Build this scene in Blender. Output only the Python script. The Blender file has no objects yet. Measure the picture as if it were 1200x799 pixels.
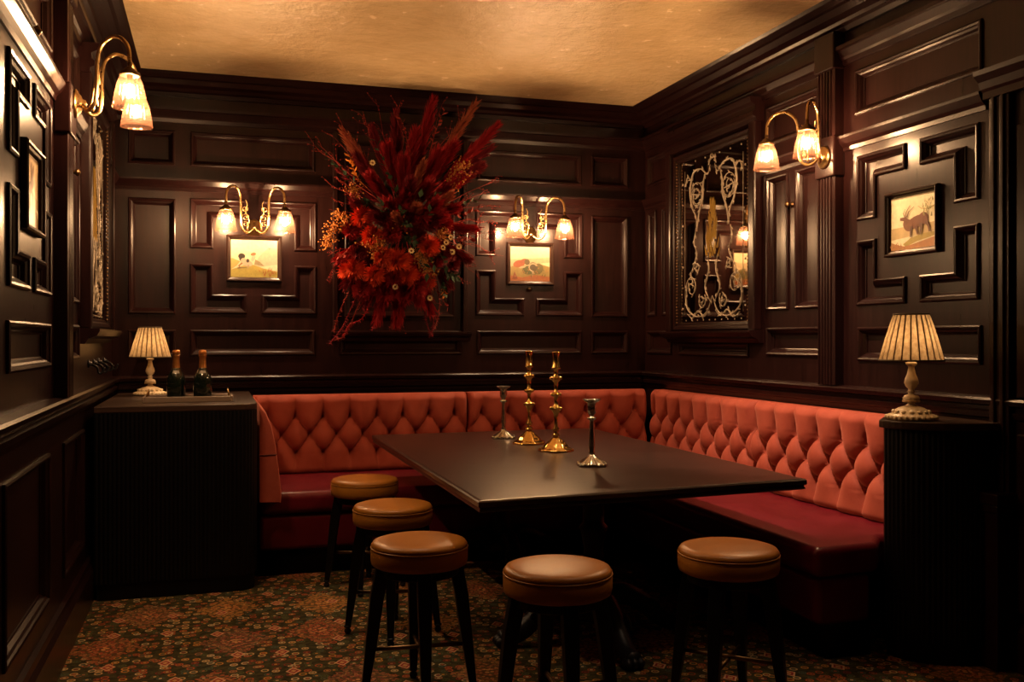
import bpy, math, random
from mathutils import Vector, Matrix
R = math.radians
pi = math.pi
random.seed(7)
sc = bpy.context.scene
col = sc.collection

# ------------------------------------------------------------------ camera, world, exposure
FPX, TH, EYE, HY = 1130.0, math.atan(350 / 1130), 1.4, 397.0
S_, C_ = math.sin(TH), math.cos(TH)
cam = bpy.data.cameras.new('camera')
cam.sensor_width = 36; cam.lens = 36 * FPX / 1200; cam.shift_y = -(399.5 - HY) / 1200
cam.clip_start = 0.05
co = bpy.data.objects.new('camera', cam); col.objects.link(co)
co.location = (0, 0, EYE); co.rotation_euler = (R(90), 0, -TH)
sc.camera = co
w = bpy.data.worlds.new('world'); sc.world = w; w.use_nodes = True
w.node_tree.nodes['Background'].inputs[0].default_value = (0.004, 0.004, 0.006, 1)
w.node_tree.nodes['Background'].inputs[1].default_value = 1.0
vs = sc.view_settings
vs.view_transform = 'Standard'; vs.look = 'None'; vs.gamma = 1; vs.use_curve_mapping = False
vs.exposure = 0.0
BULB = 1550.0          # radiance of the sconce bulbs
LAMPB = 75.0         # radiance of the table lamp bulbs
XL, XR, YB, YF, ZC = -0.65, 3.26, 6.97, -2.0, 3.18

def pix(x, y):                      # pixel -> (u, v) slopes
    return (x - 600) / FPX, (HY - y) / FPX
def atY(x, y, Y):                   # pixel -> point on the plane Y
    u, v = pix(x, y); d = Y / (C_ - u * S_)
    return Vector((d * (S_ + u * C_), Y, EYE + v * d))
def atD(x, d, z):                   # pixel column and depth -> point at height z
    u = (x - 600) / FPX
    return Vector((d * (S_ + u * C_), d * (C_ - u * S_), z))

# ------------------------------------------------------------------ materials
class NT:
    def __init__(s, name):
        s.m = bpy.data.materials.new(name); s.m.use_nodes = True
        s.t = s.m.node_tree; s.b = s.t.nodes['Principled BSDF']; s.out = s.t.nodes['Material Output']
    def n(s, typ, ins=None, **kw):
        nd = s.t.nodes.new(typ)
        for k, v in kw.items(): setattr(nd, k, v)
        for k, v in (ins or {}).items(): s.set(nd.inputs[k], v)
        return nd
    def set(s, sock, v):
        if hasattr(v, 'is_linked') or hasattr(v, 'links'): s.t.links.new(v, sock)
        else: sock.default_value = v
    def math(s, op, a, b=0.0, c=0.0):
        nd = s.t.nodes.new('ShaderNodeMath'); nd.operation = op
        for i, v in enumerate((a, b, c)): s.set(nd.inputs[i], v)
        return nd.outputs[0]
    def mix(s, f, a, b, mode='MIX'):
        nd = s.t.nodes.new('ShaderNodeMix'); nd.data_type = 'RGBA'; nd.blend_type = mode
        s.set(nd.inputs[0], f); s.set(nd.inputs[6], a); s.set(nd.inputs[7], b)
        return nd.outputs[2]
    def ramp(s, f, pts, interp='LINEAR'):
        nd = s.t.nodes.new('ShaderNodeValToRGB'); cr = nd.color_ramp; cr.interpolation = interp
        while len(cr.elements) > len(pts): cr.elements.remove(cr.elements[-1])
        while len(cr.elements) < len(pts): cr.elements.new(1)
        for e, (p, c) in zip(cr.elements, pts):
            e.position = p; e.color = (*c, 1) if len(c) == 3 else c
        s.set(nd.inputs[0], f); return nd.outputs[0]
    def coord(s, scale=(1, 1, 1), rot=(0, 0, 0)):
        tc = s.n('ShaderNodeTexCoord')
        return s.n('ShaderNodeMapping', {0: tc.outputs['Object'], 2: rot, 3: scale}).outputs[0]
    def noise(s, vec, scale, detail=4, rough=0.5, out=0):
        return s.n('ShaderNodeTexNoise', {'Vector': vec, 'Scale': scale, 'Detail': detail, 'Roughness': rough}).outputs[out]
    def bump(s, h, strength=0.2, dist=0.01):
        b = s.n('ShaderNodeBump', {'Strength': strength, 'Distance': dist, 'Height': h})
        s.t.links.new(b.outputs[0], s.b.inputs['Normal'])
    def p(s, **kw):
        for k, v in kw.items():
            k = {'base': 'Base Color', 'rough': 'Roughness', 'metal': 'Metallic', 'coat': 'Coat Weight', 'coatr': 'Coat Roughness',
                 'spec': 'Specular IOR Level', 'sheen': 'Sheen Weight', 'ecol': 'Emission Color', 'estr': 'Emission Strength'}[k]
            if isinstance(v, tuple) and len(v) == 3: v = (*v, 1)
            s.set(s.b.inputs[k], v)
        return s

def flat(name, c, rough=0.6, **kw):
    return NT(name).p(base=c, rough=rough, **kw).m

def wood(name, c1, c2, rough=0.3, grain=(9, 9, 0.9), coat=0.06, spec=0.2):
    t = NT(name); v = t.coord(grain)
    n1 = t.noise(v, 5, 6, 0.6); n2 = t.noise(t.coord((1.3, 1.3, 1.3)), 2, 2)
    f = t.math('ADD', t.math('MULTIPLY', n1, 0.75), t.math('MULTIPLY', n2, 0.3))
    t.p(base=t.ramp(f, [(0.3, c1), (0.75, c2)]), rough=t.math('MULTIPLY_ADD', n1, 0.08, rough - 0.02), coat=coat, coatr=0.2, spec=spec)
    return t.m

M = {}
M['wood'] = wood('dark_mahogany', (0.0060, 0.0019, 0.0020), (0.0185, 0.0056, 0.0050), 0.27)
M['wood_field'] = wood('mahogany_panel', (0.0062, 0.0020, 0.0021), (0.0205, 0.0062, 0.0056), 0.30)
M['black_wood'] = wood('ebonised_wood', (0.0016, 0.0013, 0.0017), (0.0036, 0.0028, 0.0034), 0.42, coat=0.05)
M['counter'] = wood('counter_oak', (0.012, 0.0065, 0.0045), (0.06, 0.03, 0.02), 0.38, grain=(1.2, 16, 16), coat=0.1)
M['table'] = wood('table_oak', (0.013, 0.0058, 0.0048), (0.046, 0.021, 0.0165), 0.27, grain=(1.0, 14, 14), coat=0.12, spec=0.4)
M['iron'] = NT('cast_iron').p(base=(0.010, 0.010, 0.014), rough=0.45, metal=0.4).m
def brassy(name, c, rough, spots=0.15):
    t = NT(name); n = t.noise(t.coord(), 40, 4)
    t.p(base=t.mix(n, (*[k * (1 - spots * 2) for k in c], 1), (*c, 1)), rough=t.math('MULTIPLY_ADD', n, 0.2, rough - 0.08), metal=1.0)
    return t.m
M['brass'] = brassy('aged_brass', (0.62, 0.40, 0.17), 0.28)
M['polished'] = brassy('polished_brass', (0.85, 0.55, 0.18), 0.14)
M['silver'] = brassy('tarnished_silver', (0.66, 0.62, 0.52), 0.2, 0.3)
M['dark_brass'] = brassy('dark_bronze', (0.20, 0.12, 0.06), 0.35)
def leather(name, c1, c2, rough=0.36):
    t = NT(name); v = t.coord()
    n = t.noise(v, 6, 5); f = t.n('ShaderNodeTexVoronoi', {'Vector': v, 'Scale': 260.0}).outputs[0]
    t.p(base=t.ramp(n, [(0.3, c1), (0.75, c2)]), rough=t.math('MULTIPLY_ADD', n, 0.2, rough - 0.1), spec=0.32)
    t.bump(t.math('ADD', f, t.math('MULTIPLY', n, 2.0)), 0.10, 0.004)
    return t.m
M['tan'] = leather('tan_leather', (0.25, 0.088, 0.009), (0.37, 0.140, 0.017), 0.36)
M['red_leather'] = leather('oxblood_leather', (0.085, 0.0032, 0.0085), (0.135, 0.007, 0.016), 0.34)
def velvet():
    t = NT('coral_velvet'); v = t.coord()
    n = t.noise(v, 5, 5, 0.6); f = t.noise(v, 90, 3)
    t.p(base=t.ramp(n, [(0.25, (0.25, 0.038, 0.022)), (0.8, (0.39, 0.080, 0.050))]), rough=0.7, sheen=0.3, spec=0.25)
    t.b.inputs['Sheen Tint'].default_value = (1.0, 0.35, 0.25, 1)
    t.b.inputs['Sheen Roughness'].default_value = 0.4
    t.bump(f, 0.12, 0.003)
    return t.m
M['velvet'] = velvet()
M['velvet_dark'] = flat('velvet_button', (0.12, 0.020, 0.014), 0.8)
def ceiling_mat():
    t = NT('gold_lacquer_ceiling'); v = t.coord()
    n = t.noise(v, 1.3, 5, 0.6); n2 = t.noise(v, 9, 6, 0.65); n3 = t.noise(v, 17, 6, 0.7)
    f = t.math('ADD', t.math('MULTIPLY', n, 0.65), t.math('MULTIPLY', n2, 0.4))
    t.p(base=t.ramp(f, [(0.3, (0.66, 0.47, 0.25)), (0.55, (0.80, 0.60, 0.34)), (0.8, (0.88, 0.70, 0.43))]),
        rough=t.math('MULTIPLY_ADD', n2, 0.2, 0.14), spec=0.7)
    t.bump(t.math('ADD', t.math('MULTIPLY', n2, 0.7), t.math('MULTIPLY', n3, 0.5)), 0.5, 0.03)
    return t.m
M['ceiling'] = ceiling_mat()
def carpet_mat():
    t = NT('patterned_carpet'); v = t.coord()
    # ground
    g = t.ramp(t.noise(v, 30, 4), [(0.35, (0.014, 0.013, 0.006)), (0.62, (0.040, 0.034, 0.014))])
    # small flowers
    vo = t.n('ShaderNodeTexVoronoi', {'Vector': v, 'Scale': 21.0, 'Randomness': 0.8}, voronoi_dimensions='2D')
    pal = [(0.0, (0.22, 0.055, 0.02)), (0.16, (0.05, 0.055, 0.022)), (0.34, (0.28, 0.19, 0.09)), (0.46, (0.11, 0.022, 0.014)),
           (0.58, (0.27, 0.13, 0.03)), (0.70, (0.04, 0.055, 0.04)), (0.82, (0.19, 0.085, 0.04)), (0.92, (0.30, 0.23, 0.14))]
    sep = t.n('ShaderNodeSeparateColor', {0: vo.outputs['Color']})
    c1 = t.ramp(sep.outputs[0], pal, 'CONSTANT')
    c2 = t.ramp(sep.outputs[1], pal, 'CONSTANT')
    d = vo.outputs['Distance']
    a = t.mix(t.math('LESS_THAN', d, 0.36), g, c1)
    a = t.mix(t.math('LESS_THAN', d, 0.22), a, (0.02, 0.015, 0.008, 1))
    a = t.mix(t.math('LESS_THAN', d, 0.15), a, c2)
    # diamond medallions in staggered rows
    mp = t.coord((2.1, 1.55, 1))
    wob = t.n('ShaderNodeTexVoronoi', {'Vector': v, 'Scale': 45.0}, voronoi_dimensions='2D').outputs['Distance']
    me = t.n('ShaderNodeTexVoronoi', {'Vector': mp, 'Scale': 1.0, 'Randomness': 0.35}, voronoi_dimensions='2D', distance='MANHATTAN')
    md = t.math('ADD', me.outputs['Distance'], t.math('MULTIPLY_ADD', wob, 0.16, -0.06))
    ms = t.n('ShaderNodeSeparateColor', {0: me.outputs['Color']})
    mc = t.ramp(ms.outputs[0], [(0, (0.26, 0.06, 0.025)), (0.3, (0.36, 0.16, 0.035)), (0.55, (0.17, 0.055, 0.035)), (0.78, (0.24, 0.10, 0.045))], 'CONSTANT')
    ring = t.ramp(md, [(0, (0.55, 0.30, 0.12)), (0.05, (0.20, 0.025, 0.02)), (0.11, (0.42, 0.24, 0.10)), (0.14, (0.10, 0.02, 0.015)),
                       (0.22, (0.34, 0.20, 0.07)), (0.25, (0.06, 0.055, 0.025)), (0.30, (0.2, 0.06, 0.03))], 'CONSTANT')
    med = t.mix(0.5, ring, mc)
    spk = t.math('GREATER_THAN', wob, 0.42)
    med = t.mix(t.math('MULTIPLY', spk, 0.75), med, (0.03, 0.028, 0.012, 1))
    a = t.mix(t.math('MULTIPLY', t.math('LESS_THAN', md, 0.34), 0.85), a, med)
    # small bright diamonds
    m2 = t.n('ShaderNodeTexVoronoi', {'Vector': mp, 'Scale': 1.9, 'Randomness': 0.5}, voronoi_dimensions='2D', distance='MANHATTAN').outputs['Distance']
    a = t.mix(t.math('LESS_THAN', m2, 0.13), a, t.ramp(m2, [(0, (0.30, 0.16, 0.07)), (0.05, (0.16, 0.02, 0.017)), (0.09, (0.36, 0.2, 0.12))], 'CONSTANT'))
    a = t.mix(1.0, a, (1.35, 1.3, 1.2, 1), 'MULTIPLY')
    t.p(base=a, rough=0.95, spec=0.1)
    t.bump(t.noise(v, 350, 2), 0.3, 0.004)
    return t.m
M['carpet'] = carpet_mat()
def shade_mat():
    t = NT('frosted_shade'); nt = t.t
    tr = t.n('ShaderNodeBsdfTransparent', {0: (1.0, 0.86, 0.74, 1)})
    tl = t.n('ShaderNodeBsdfTranslucent', {0: (0.24, 0.11, 0.07, 1)})
    df = t.n('ShaderNodeBsdfDiffuse', {0: (0.18, 0.085, 0.055, 1)})
    gl = t.n('ShaderNodeBsdfGlossy', {0: (1, 0.9, 0.85, 1), 1: 0.15})
    m1 = t.n('ShaderNodeMixShader', {0: 0.35, 1: tl.outputs[0], 2: df.outputs[0]})
    m2 = t.n('ShaderNodeMixShader', {0: 0.93, 1: m1.outputs[0], 2: tr.outputs[0]})
    m3 = t.n('ShaderNodeMixShader', {0: 0.03, 1: m2.outputs[0], 2: gl.outputs[0]})
    nt.links.new(m3.outputs[0], t.out.inputs[0]); return t.m
M['shade'] = shade_mat()
def fabric_shade():
    t = NT('pleated_fabric'); v = t.coord()
    n = t.noise(v, 55, 4)
    c = t.ramp(n, [(0.35, (0.34, 0.24, 0.135)), (0.6, (0.48, 0.36, 0.215))])
    tl = t.n('ShaderNodeBsdfTranslucent', {0: c}); df = t.n('ShaderNodeBsdfDiffuse', {0: c})
    m = t.n('ShaderNodeMixShader', {0: 0.5, 1: tl.outputs[0], 2: df.outputs[0]})
    t.t.links.new(m.outputs[0], t.out.inputs[0]); return t.m
M['fabric'] = fabric_shade()
M['fold_shadow'] = flat('fold_shadow_tint', (0.13, 0.085, 0.05), 0.9)  # darker look of doubled, backlit fabric put into the colour
M['braid'] = flat('shade_braid', (0.10, 0.075, 0.05), 0.9)
M['ivory'] = NT('ivory_paint').p(base=(0.72, 0.58, 0.38), rough=0.35).m
M['ivory_worn'] = NT('ivory_gilt').p(base=(0.40, 0.27, 0.13), rough=0.4).m
def emit(name, c, s):
    return NT(name).p(base=(0, 0, 0), ecol=c, estr=s).m
M['bulb'] = emit('warm_bulb', (1.0, 0.66, 0.36), BULB)
M['bulb_dim'] = emit('warm_bulb_dim', (1.0, 0.60, 0.28), LAMPB)
def mirror_mat():
    t = NT('antique_mirror'); n = t.noise(t.coord(), 6, 5)
    t.p(base=t.ramp(n, [(0.3, (0.42, 0.36, 0.30)), (0.7, (0.62, 0.56, 0.48))]), rough=0.03, metal=1.0); return t.m
M['mirror'] = mirror_mat()
M['etch'] = NT('silver_etching').p(base=(0.36, 0.31, 0.24), rough=0.5, metal=0.2).m
M['gilt'] = NT('gilt_paint').p(base=(0.34, 0.22, 0.04), rough=0.45, metal=0.3).m
M['frame'] = wood('picture_frame_wood', (0.010, 0.005, 0.004), (0.03, 0.013, 0.009), 0.3)

# ------------------------------------------------------------------ mesh builder
class MB:
    def __init__(s): s.v, s.f = [], []
    def add(s, vs, fs):
        o = len(s.v); s.v += [tuple(p) for p in vs]; s.f += [tuple(i + o for i in f) for f in fs]; return s
    def box(s, a, b):
        (x0, y0, z0), (x1, y1, z1) = a, b
        return s.add([(x, y, z) for z in (z0, z1) for y in (y0, y1) for x in (x0, x1)],
                     [(0, 2, 3, 1), (4, 5, 7, 6), (0, 1, 5, 4), (2, 6, 7, 3), (0, 4, 6, 2), (1, 3, 7, 5)])
    def lathe(s, prof, n=24, c=(0, 0, 0), flute=None):
        vs = []
        for k, (r, z) in enumerate(prof):
            for i in range(n):
                a = 2 * pi * i / n; q = r * (1 + (flute(a, k) if flute else 0))
                vs.append((c[0] + q * math.cos(a), c[1] + q * math.sin(a), c[2] + z))
        fs = [(k * n + i, k * n + (i + 1) % n, (k + 1) * n + (i + 1) % n, (k + 1) * n + i) for k in range(len(prof) - 1) for i in range(n)]
        if prof[0][0] > 1e-6 and not flute: fs.append(tuple(range(n - 1, -1, -1)))
        if prof[-1][0] > 1e-6 and not flute: fs.append(tuple((len(prof) - 1) * n + i for i in range(n)))
        return s.add(vs, fs)
    def tube(s, pts, rad, n=8, flatten=None):
        pts = [Vector(p) for p in pts]; m = len(pts); vs = []
        up = None
        for k, p in enumerate(pts):
            t = (pts[min(k + 1, m - 1)] - pts[max(k - 1, 0)]).normalized()
            if up is None: up = Vector((0, 0, 1)) if abs(t.z) < 0.9 else Vector((1, 0, 0))
            a = t.cross(up)
            if a.length < 1e-4: a = t.orthogonal()
            a.normalize(); b = a.cross(t).normalized(); up = b
            r = rad(k / (m - 1)) if callable(rad) else rad
            for i in range(n):
                q = 2 * pi * i / n; vs.append(p + a * (r * math.cos(q)) + b * (r * math.sin(q)))
        fs = [(k * n + i, k * n + (i + 1) % n, (k + 1) * n + (i + 1) % n, (k + 1) * n + i) for k in range(m - 1) for i in range(n)]
        fs += [tuple(range(n - 1, -1, -1)), tuple((m - 1) * n + i for i in range(n))]
        return s.add(vs, fs)
    def prism(s, poly, z0, z1):         # poly in xy
        n = len(poly)
        vs = [(x, y, z0) for x, y in poly] + [(x, y, z1) for x, y in poly]
        return s.add(vs, [(i, (i + 1) % n, n + (i + 1) % n, n + i) for i in range(n)] + [tuple(range(n - 1, -1, -1)), tuple(range(n, 2 * n))])
    def sphere(s, c, r, n=8, m=6, sc=(1, 1, 1)):
        vs = [(c[0], c[1], c[2] - r * sc[2])]
        for j in range(1, m):
            p = -pi / 2 + pi * j / m
            for i in range(n):
                a = 2 * pi * i / n
                vs.append((c[0] + r * sc[0] * math.cos(p) * math.cos(a), c[1] + r * sc[1] * math.cos(p) * math.sin(a), c[2] + r * sc[2] * math.sin(p)))
        vs.append((c[0], c[1], c[2] + r * sc[2])); L = len(vs) - 1
        fs = [(0, 1 + (i + 1) % n, 1 + i) for i in range(n)]
        for j in range(m - 2):
            for i in range(n):
                a, b = 1 + j * n + i, 1 + j * n + (i + 1) % n
                fs.append((a, b, b + n, a + n))
        o = 1 + (m - 2) * n
        fs += [(o + i, o + (i + 1) % n, L) for i in range(n)]
        return s.add(vs, fs)
    def xf(s, mat):
        s.v = [tuple(mat @ Vector(p)) for p in s.v]; return s
    def mesh(s, name, mat, smooth=False):
        me = bpy.data.meshes.new(name); me.from_pydata(s.v, [], s.f)
        me.materials.append(M[mat] if isinstance(mat, str) else mat)
        if smooth: me.polygons.foreach_set('use_smooth', [True] * len(me.polygons))
        me.update(); return me
    def build(s, name, mat, parent=None, smooth=False, bevel=0, seg=2, angle=None):
        o = bpy.data.objects.new(name, s.mesh(name, mat, smooth)); col.objects.link(o)
        if parent: o.parent = parent
        if bevel:
            b = o.modifiers.new('edge', 'BEVEL'); b.width = bevel; b.segments = seg; b.limit_method = 'ANGLE'; b.angle_limit = R(40)
            if smooth: o.modifiers.new('wn', 'WEIGHTED_NORMAL')
        return o

def tag(o, label, cat, group=None):
    o['label'] = label; o['category'] = cat
    if group: o['group'] = group
    return o
def empty(name, loc=(0, 0, 0), rz=0):
    o = bpy.data.objects.new(name, None); col.objects.link(o); o.empty_display_size = 0.05
    o.location = loc; o.rotation_euler = (0, 0, rz); return o
def struct(o): o['kind'] = 'structure'; return o
def copy_tree(o, parent=None):
    c = o.copy(); col.objects.link(c)
    if parent: c.parent = parent
    for ch in list(o.children): copy_tree(ch, c)
    return c
def crom(pts, n=8):                  # Catmull-Rom through the points
    P = [Vector(p) for p in pts]; P = [P[0] * 2 - P[1]] + P + [P[-1] * 2 - P[-2]]; out = []
    for i in range(1, len(P) - 2):
        a, b, c, d = P[i - 1:i + 3]
        for k in range(n):
            t = k / n
            out.append(0.5 * (2 * b + (c - a) * t + (2 * a - 5 * b + 4 * c - d) * t * t + (3 * b - a - 3 * c + d) * t ** 3))
    out.append(P[-2]); return out

# ------------------------------------------------------------------ the setting
fl = MB().box((XL - 0.2, YF - 0.2, -0.1), (XR + 0.2, YB + 0.2, 0)).build('floor', 'carpet'); struct(fl)
ce = MB().box((XL - 0.2, YF - 0.2, ZC), (XR + 0.2, YB + 0.2, ZC + 0.1)).build('ceiling', 'ceiling'); struct(ce)

def inside(poly, p):
    x, y = p; r = False
    for i in range(len(poly)):
        (x0, y0), (x1, y1) = poly[i], poly[i - 1]
        if (y0 > y) != (y1 > y) and x < (x1 - x0) * (y - y0) / (y1 - y0) + x0: r = not r
    return r
def ccw(poly):
    a = sum(poly[i - 1][0] * poly[i][1] - poly[i][0] * poly[i - 1][1] for i in range(len(poly)))
    return poly if a > 0 else poly[::-1]
def inset(poly, t):
    out = []; n = len(poly)
    for i in range(n):
        a, b, c = Vector(poly[i - 1]), Vector(poly[i]), Vector(poly[(i + 1) % n])
        e1, e2 = (b - a).normalized(), (c - b).normalized()
        n1, n2 = Vector((-e1.y, e1.x)), Vector((-e2.y, e2.x))
        k = (n1 + n2) / max(0.2, 1 + n1.dot(n2))
        out.append((b.x + k.x * t, b.y + k.y * t))
    return out
MOULD = [(0, 0.0), (0.001, 0.010), (0.008, 0.014), (0.017, 0.011), (0.022, 0.003), (0.030, -0.004), (0.038, -0.019), (0.043, -0.021), (0.044, -0.026)]
def rect(s0, s1, z0, z1): return [(s0, z0), (s1, z0), (s1, z1), (s0, z1)]

def sweep(prof, s0, s1, mp, m0=0, m1=0):     # prof: list of (n, z); ends mitred by m*n
    mb = MB(); k = len(prof)
    vs = [mp(s0 + n * m0, z, n) for n, z in prof] + [mp(s1 - n * m1, z, n) for n, z in prof]
    fs = [(i, i + 1, k + i + 1, k + i) for i in range(k - 1)] + [tuple(range(k)), tuple(range(2 * k - 1, k - 1, -1)), (k - 1, 0, k, 2 * k - 1)]
    return mb.add(vs, fs)

CORN = [(0, 3.05), (0.02, 3.05), (0.03, 3.075), (0.05, 3.085), (0.06, 3.10), (0.10, 3.115), (0.13, 3.14), (0.15, 3.145), (0.18, 3.165), (0.195, 3.18), (0, 3.18)]
FRZ = [(0, 2.875), (0.012, 2.875), (0.018, 2.90), (0.03, 2.91), (0.045, 2.945), (0.06, 2.95), (0.062, 2.968), (0.0, 2.975)]
MID = [(0, 2.41), (0.010, 2.41), (0.014, 2.43), (0.03, 2.445), (0.048, 2.475), (0.05, 2.488), (0, 2.495)]
DADO = [(0, 1.03), (0.012, 1.03), (0.018, 1.05), (0.034, 1.06), (0.040, 1.083), (0.022, 1.092), (0.024, 1.108), (0.05, 1.115), (0.058, 1.135), (0.05, 1.145), (0, 1.15)]
SKIRT = [(0, 0), (0.04, 0), (0.04, 0.17), (0.025, 0.19), (0.02, 0.215), (0, 0.22)]

def make_wall(name, mp, s0, s1, panels, mitres):
    """mp(s, z, n) -> world point; panels: polygons in (s, z)."""
    panels = [ccw(p) for p in panels]
    ss = sorted({round(p[0], 4) for q in panels for p in q} | {s0, s1})
    zs = sorted({round(p[1], 4) for q in panels for p in q} | {0.0, ZC})
    idx, vs, fs = {}, [], []
    def vi(s, z):
        if (s, z) not in idx: idx[(s, z)] = len(vs); vs.append(mp(s, z, 0))
        return idx[(s, z)]
    for i in range(len(ss) - 1):
        for j in range(len(zs) - 1):
            c = ((ss[i] + ss[i + 1]) / 2, (zs[j] + zs[j + 1]) / 2)
            if not any(inside(q, c) for q in panels):
                fs.append((vi(ss[i], zs[j]), vi(ss[i + 1], zs[j]), vi(ss[i + 1], zs[j + 1]), vi(ss[i], zs[j + 1])))
    mb = MB().add(vs, fs)
    k = [mp(s, z, n) for n in (-0.06, -0.14) for s, z in ((s0, 0), (s1, 0), (s1, ZC), (s0, ZC))]
    mb.add(k, [(0, 1, 2, 3), (7, 6, 5, 4), (0, 4, 5, 1), (1, 5, 6, 2), (2, 6, 7, 3), (3, 7, 4, 0)])
    wl = struct(mb.build(name, 'wood'))
    for q in panels:
        m2 = MB(); rings = [inset(q, t) for t, _ in MOULD]; n = len(q)
        for r, (t, dn) in zip(rings, MOULD): m2.v += [tuple(mp(s, z, dn)) for s, z in r]
        m2.f = [(a * n + i, a * n + (i + 1) % n, (a + 1) * n + (i + 1) % n, (a + 1) * n + i) for a in range(len(MOULD) - 1) for i in range(n)]
        inner = rings[-1]
        pn = MB().add([mp(s, z, -0.026) for s, z in inner], [tuple(range(n))]).build('panel', 'wood_field', wl)
        m2.build('panel_moulding', 'wood', pn)
    m0, m1 = mitres
    for nm, pr in (('cornice', CORN), ('frieze_moulding', FRZ), ('dado_rail', DADO), ('skirting', SKIRT)):
        sweep(pr, s0, s1, mp, m0, m1).build(nm, 'wood', wl)
    return wl

ZL = (1.575, 1.708, 1.917, 2.022, 2.238, 2.365)
def lgroup(c, ho=0.427, hi=0.274, gp=0.05):
    a, b, cc, d, e, f = ZL; out = []
    for sg in (-1, 1):
        out.append([(c + sg * ho, f), (c + sg * gp, f), (c + sg * gp, e), (c + sg * hi, e), (c + sg * hi, d), (c + sg * ho, d)])
        out.append([(c + sg * ho, a), (c + sg * gp, a), (c + sg * gp, b), (c + sg * hi, b), (c + sg * hi, cc), (c + sg * ho, cc)])
    return out
LOW, UP = (1.285, 1.462), (2.585, 2.82)
CXM = 1.305
# back wall
GL, GR = 0.273, 2.302
bp = lgroup(GL) + lgroup(GR)
bp += [rect(-0.55, -0.245, 1.57, 2.355), rect(2.80, 3.11, 1.57, 2.355), rect(-0.55, -0.25, *UP), rect(-0.15, 0.69, *UP), rect(1.885, 2.72, *UP), rect(2.80, 3.11, *UP),
       rect(-0.55, -0.245, *LOW), rect(-0.15, 0.69, *LOW), rect(1.885, 2.72, *LOW), rect(2.80, 3.11, *LOW), rect(0.87, 1.765, *LOW), rect(0.90, 1.71, 1.56, 2.80)]
mpB = lambda s, z, n: (s, YB - n, z)
wb = make_wall('wall_back', mpB, XL, XR, bp, (1, 1))
sweep(MID, XL, 0.815, mpB, 1, 0).build('mid_rail', 'wood', wb, bevel=0)
sweep(MID, 1.805, XR, mpB, 0, 1).build('mid_rail', 'wood', wb)
for s in (0.815, 1.77):       # pilasters beside the centre bay and its sill
    MB().box((s, YB - 0.035, 1.45), (s + 0.035, YB, 2.875)).build('pilaster_strip', 'wood', wb, bevel=0.006)
sweep([(0, 1.385), (0.02, 1.385), (0.03, 1.41), (0.06, 1.42), (0.075, 1.44), (0.075, 1.452), (0, 1.455)], 0.80, 1.825, mpB).build('sill', 'wood', wb)
# side walls
def side_panels(extra):
    p = lgroup(3.91)
    p += [rect(3.465, 4.35, *UP), rect(3.47, 4.33, *LOW), rect(4.668, 5.211, *UP), rect(4.655, 5.211, 1.30, 1.468),
          rect(4.662, 4.905, 1.575, 2.39), rect(4.975, 5.214, 1.575, 2.39), rect(6.50, 6.66, 1.575, 2.39), rect(6.76, 6.92, 1.575, 2.39),
          rect(6.50, 6.92, *LOW), rect(6.50, 6.92, *UP), rect(5.42, 6.38, 1.285, 1.37)]
    return p + extra
DO = 0.04
shift = lambda ps, d: [[(a + d, b) for a, b in q] for q in ps]
mpR = lambda s, z, n: (XR - n, s, z)
mpL = lambda s, z, n: (XL + n, s, z)
wr = make_wall('wall_right', mpR, YF, YB, side_panels([rect(0.6, 1.9, *UP), rect(0.6, 1.9, *LOW)]), (1, 1))
wl_ = make_wall('wall_left', mpL, YF, YB, shift([q for q in side_panels([]) if max(p[0] for p in q) < 6.3 and not (q[0][0] == 5.42)], DO)
                + [rect(6.5, 6.9, 1.575, 2.39)] + lgroup(2.75) + [rect(2.3, 3.2, *UP), rect(2.3, 3.2, *LOW), rect(3.45, 4.35, 0.32, 0.93), rect(4.75, 5.45, 0.32, 0.93), rect(2.3, 3.2, 0.32, 0.93)], (1, 1))
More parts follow.
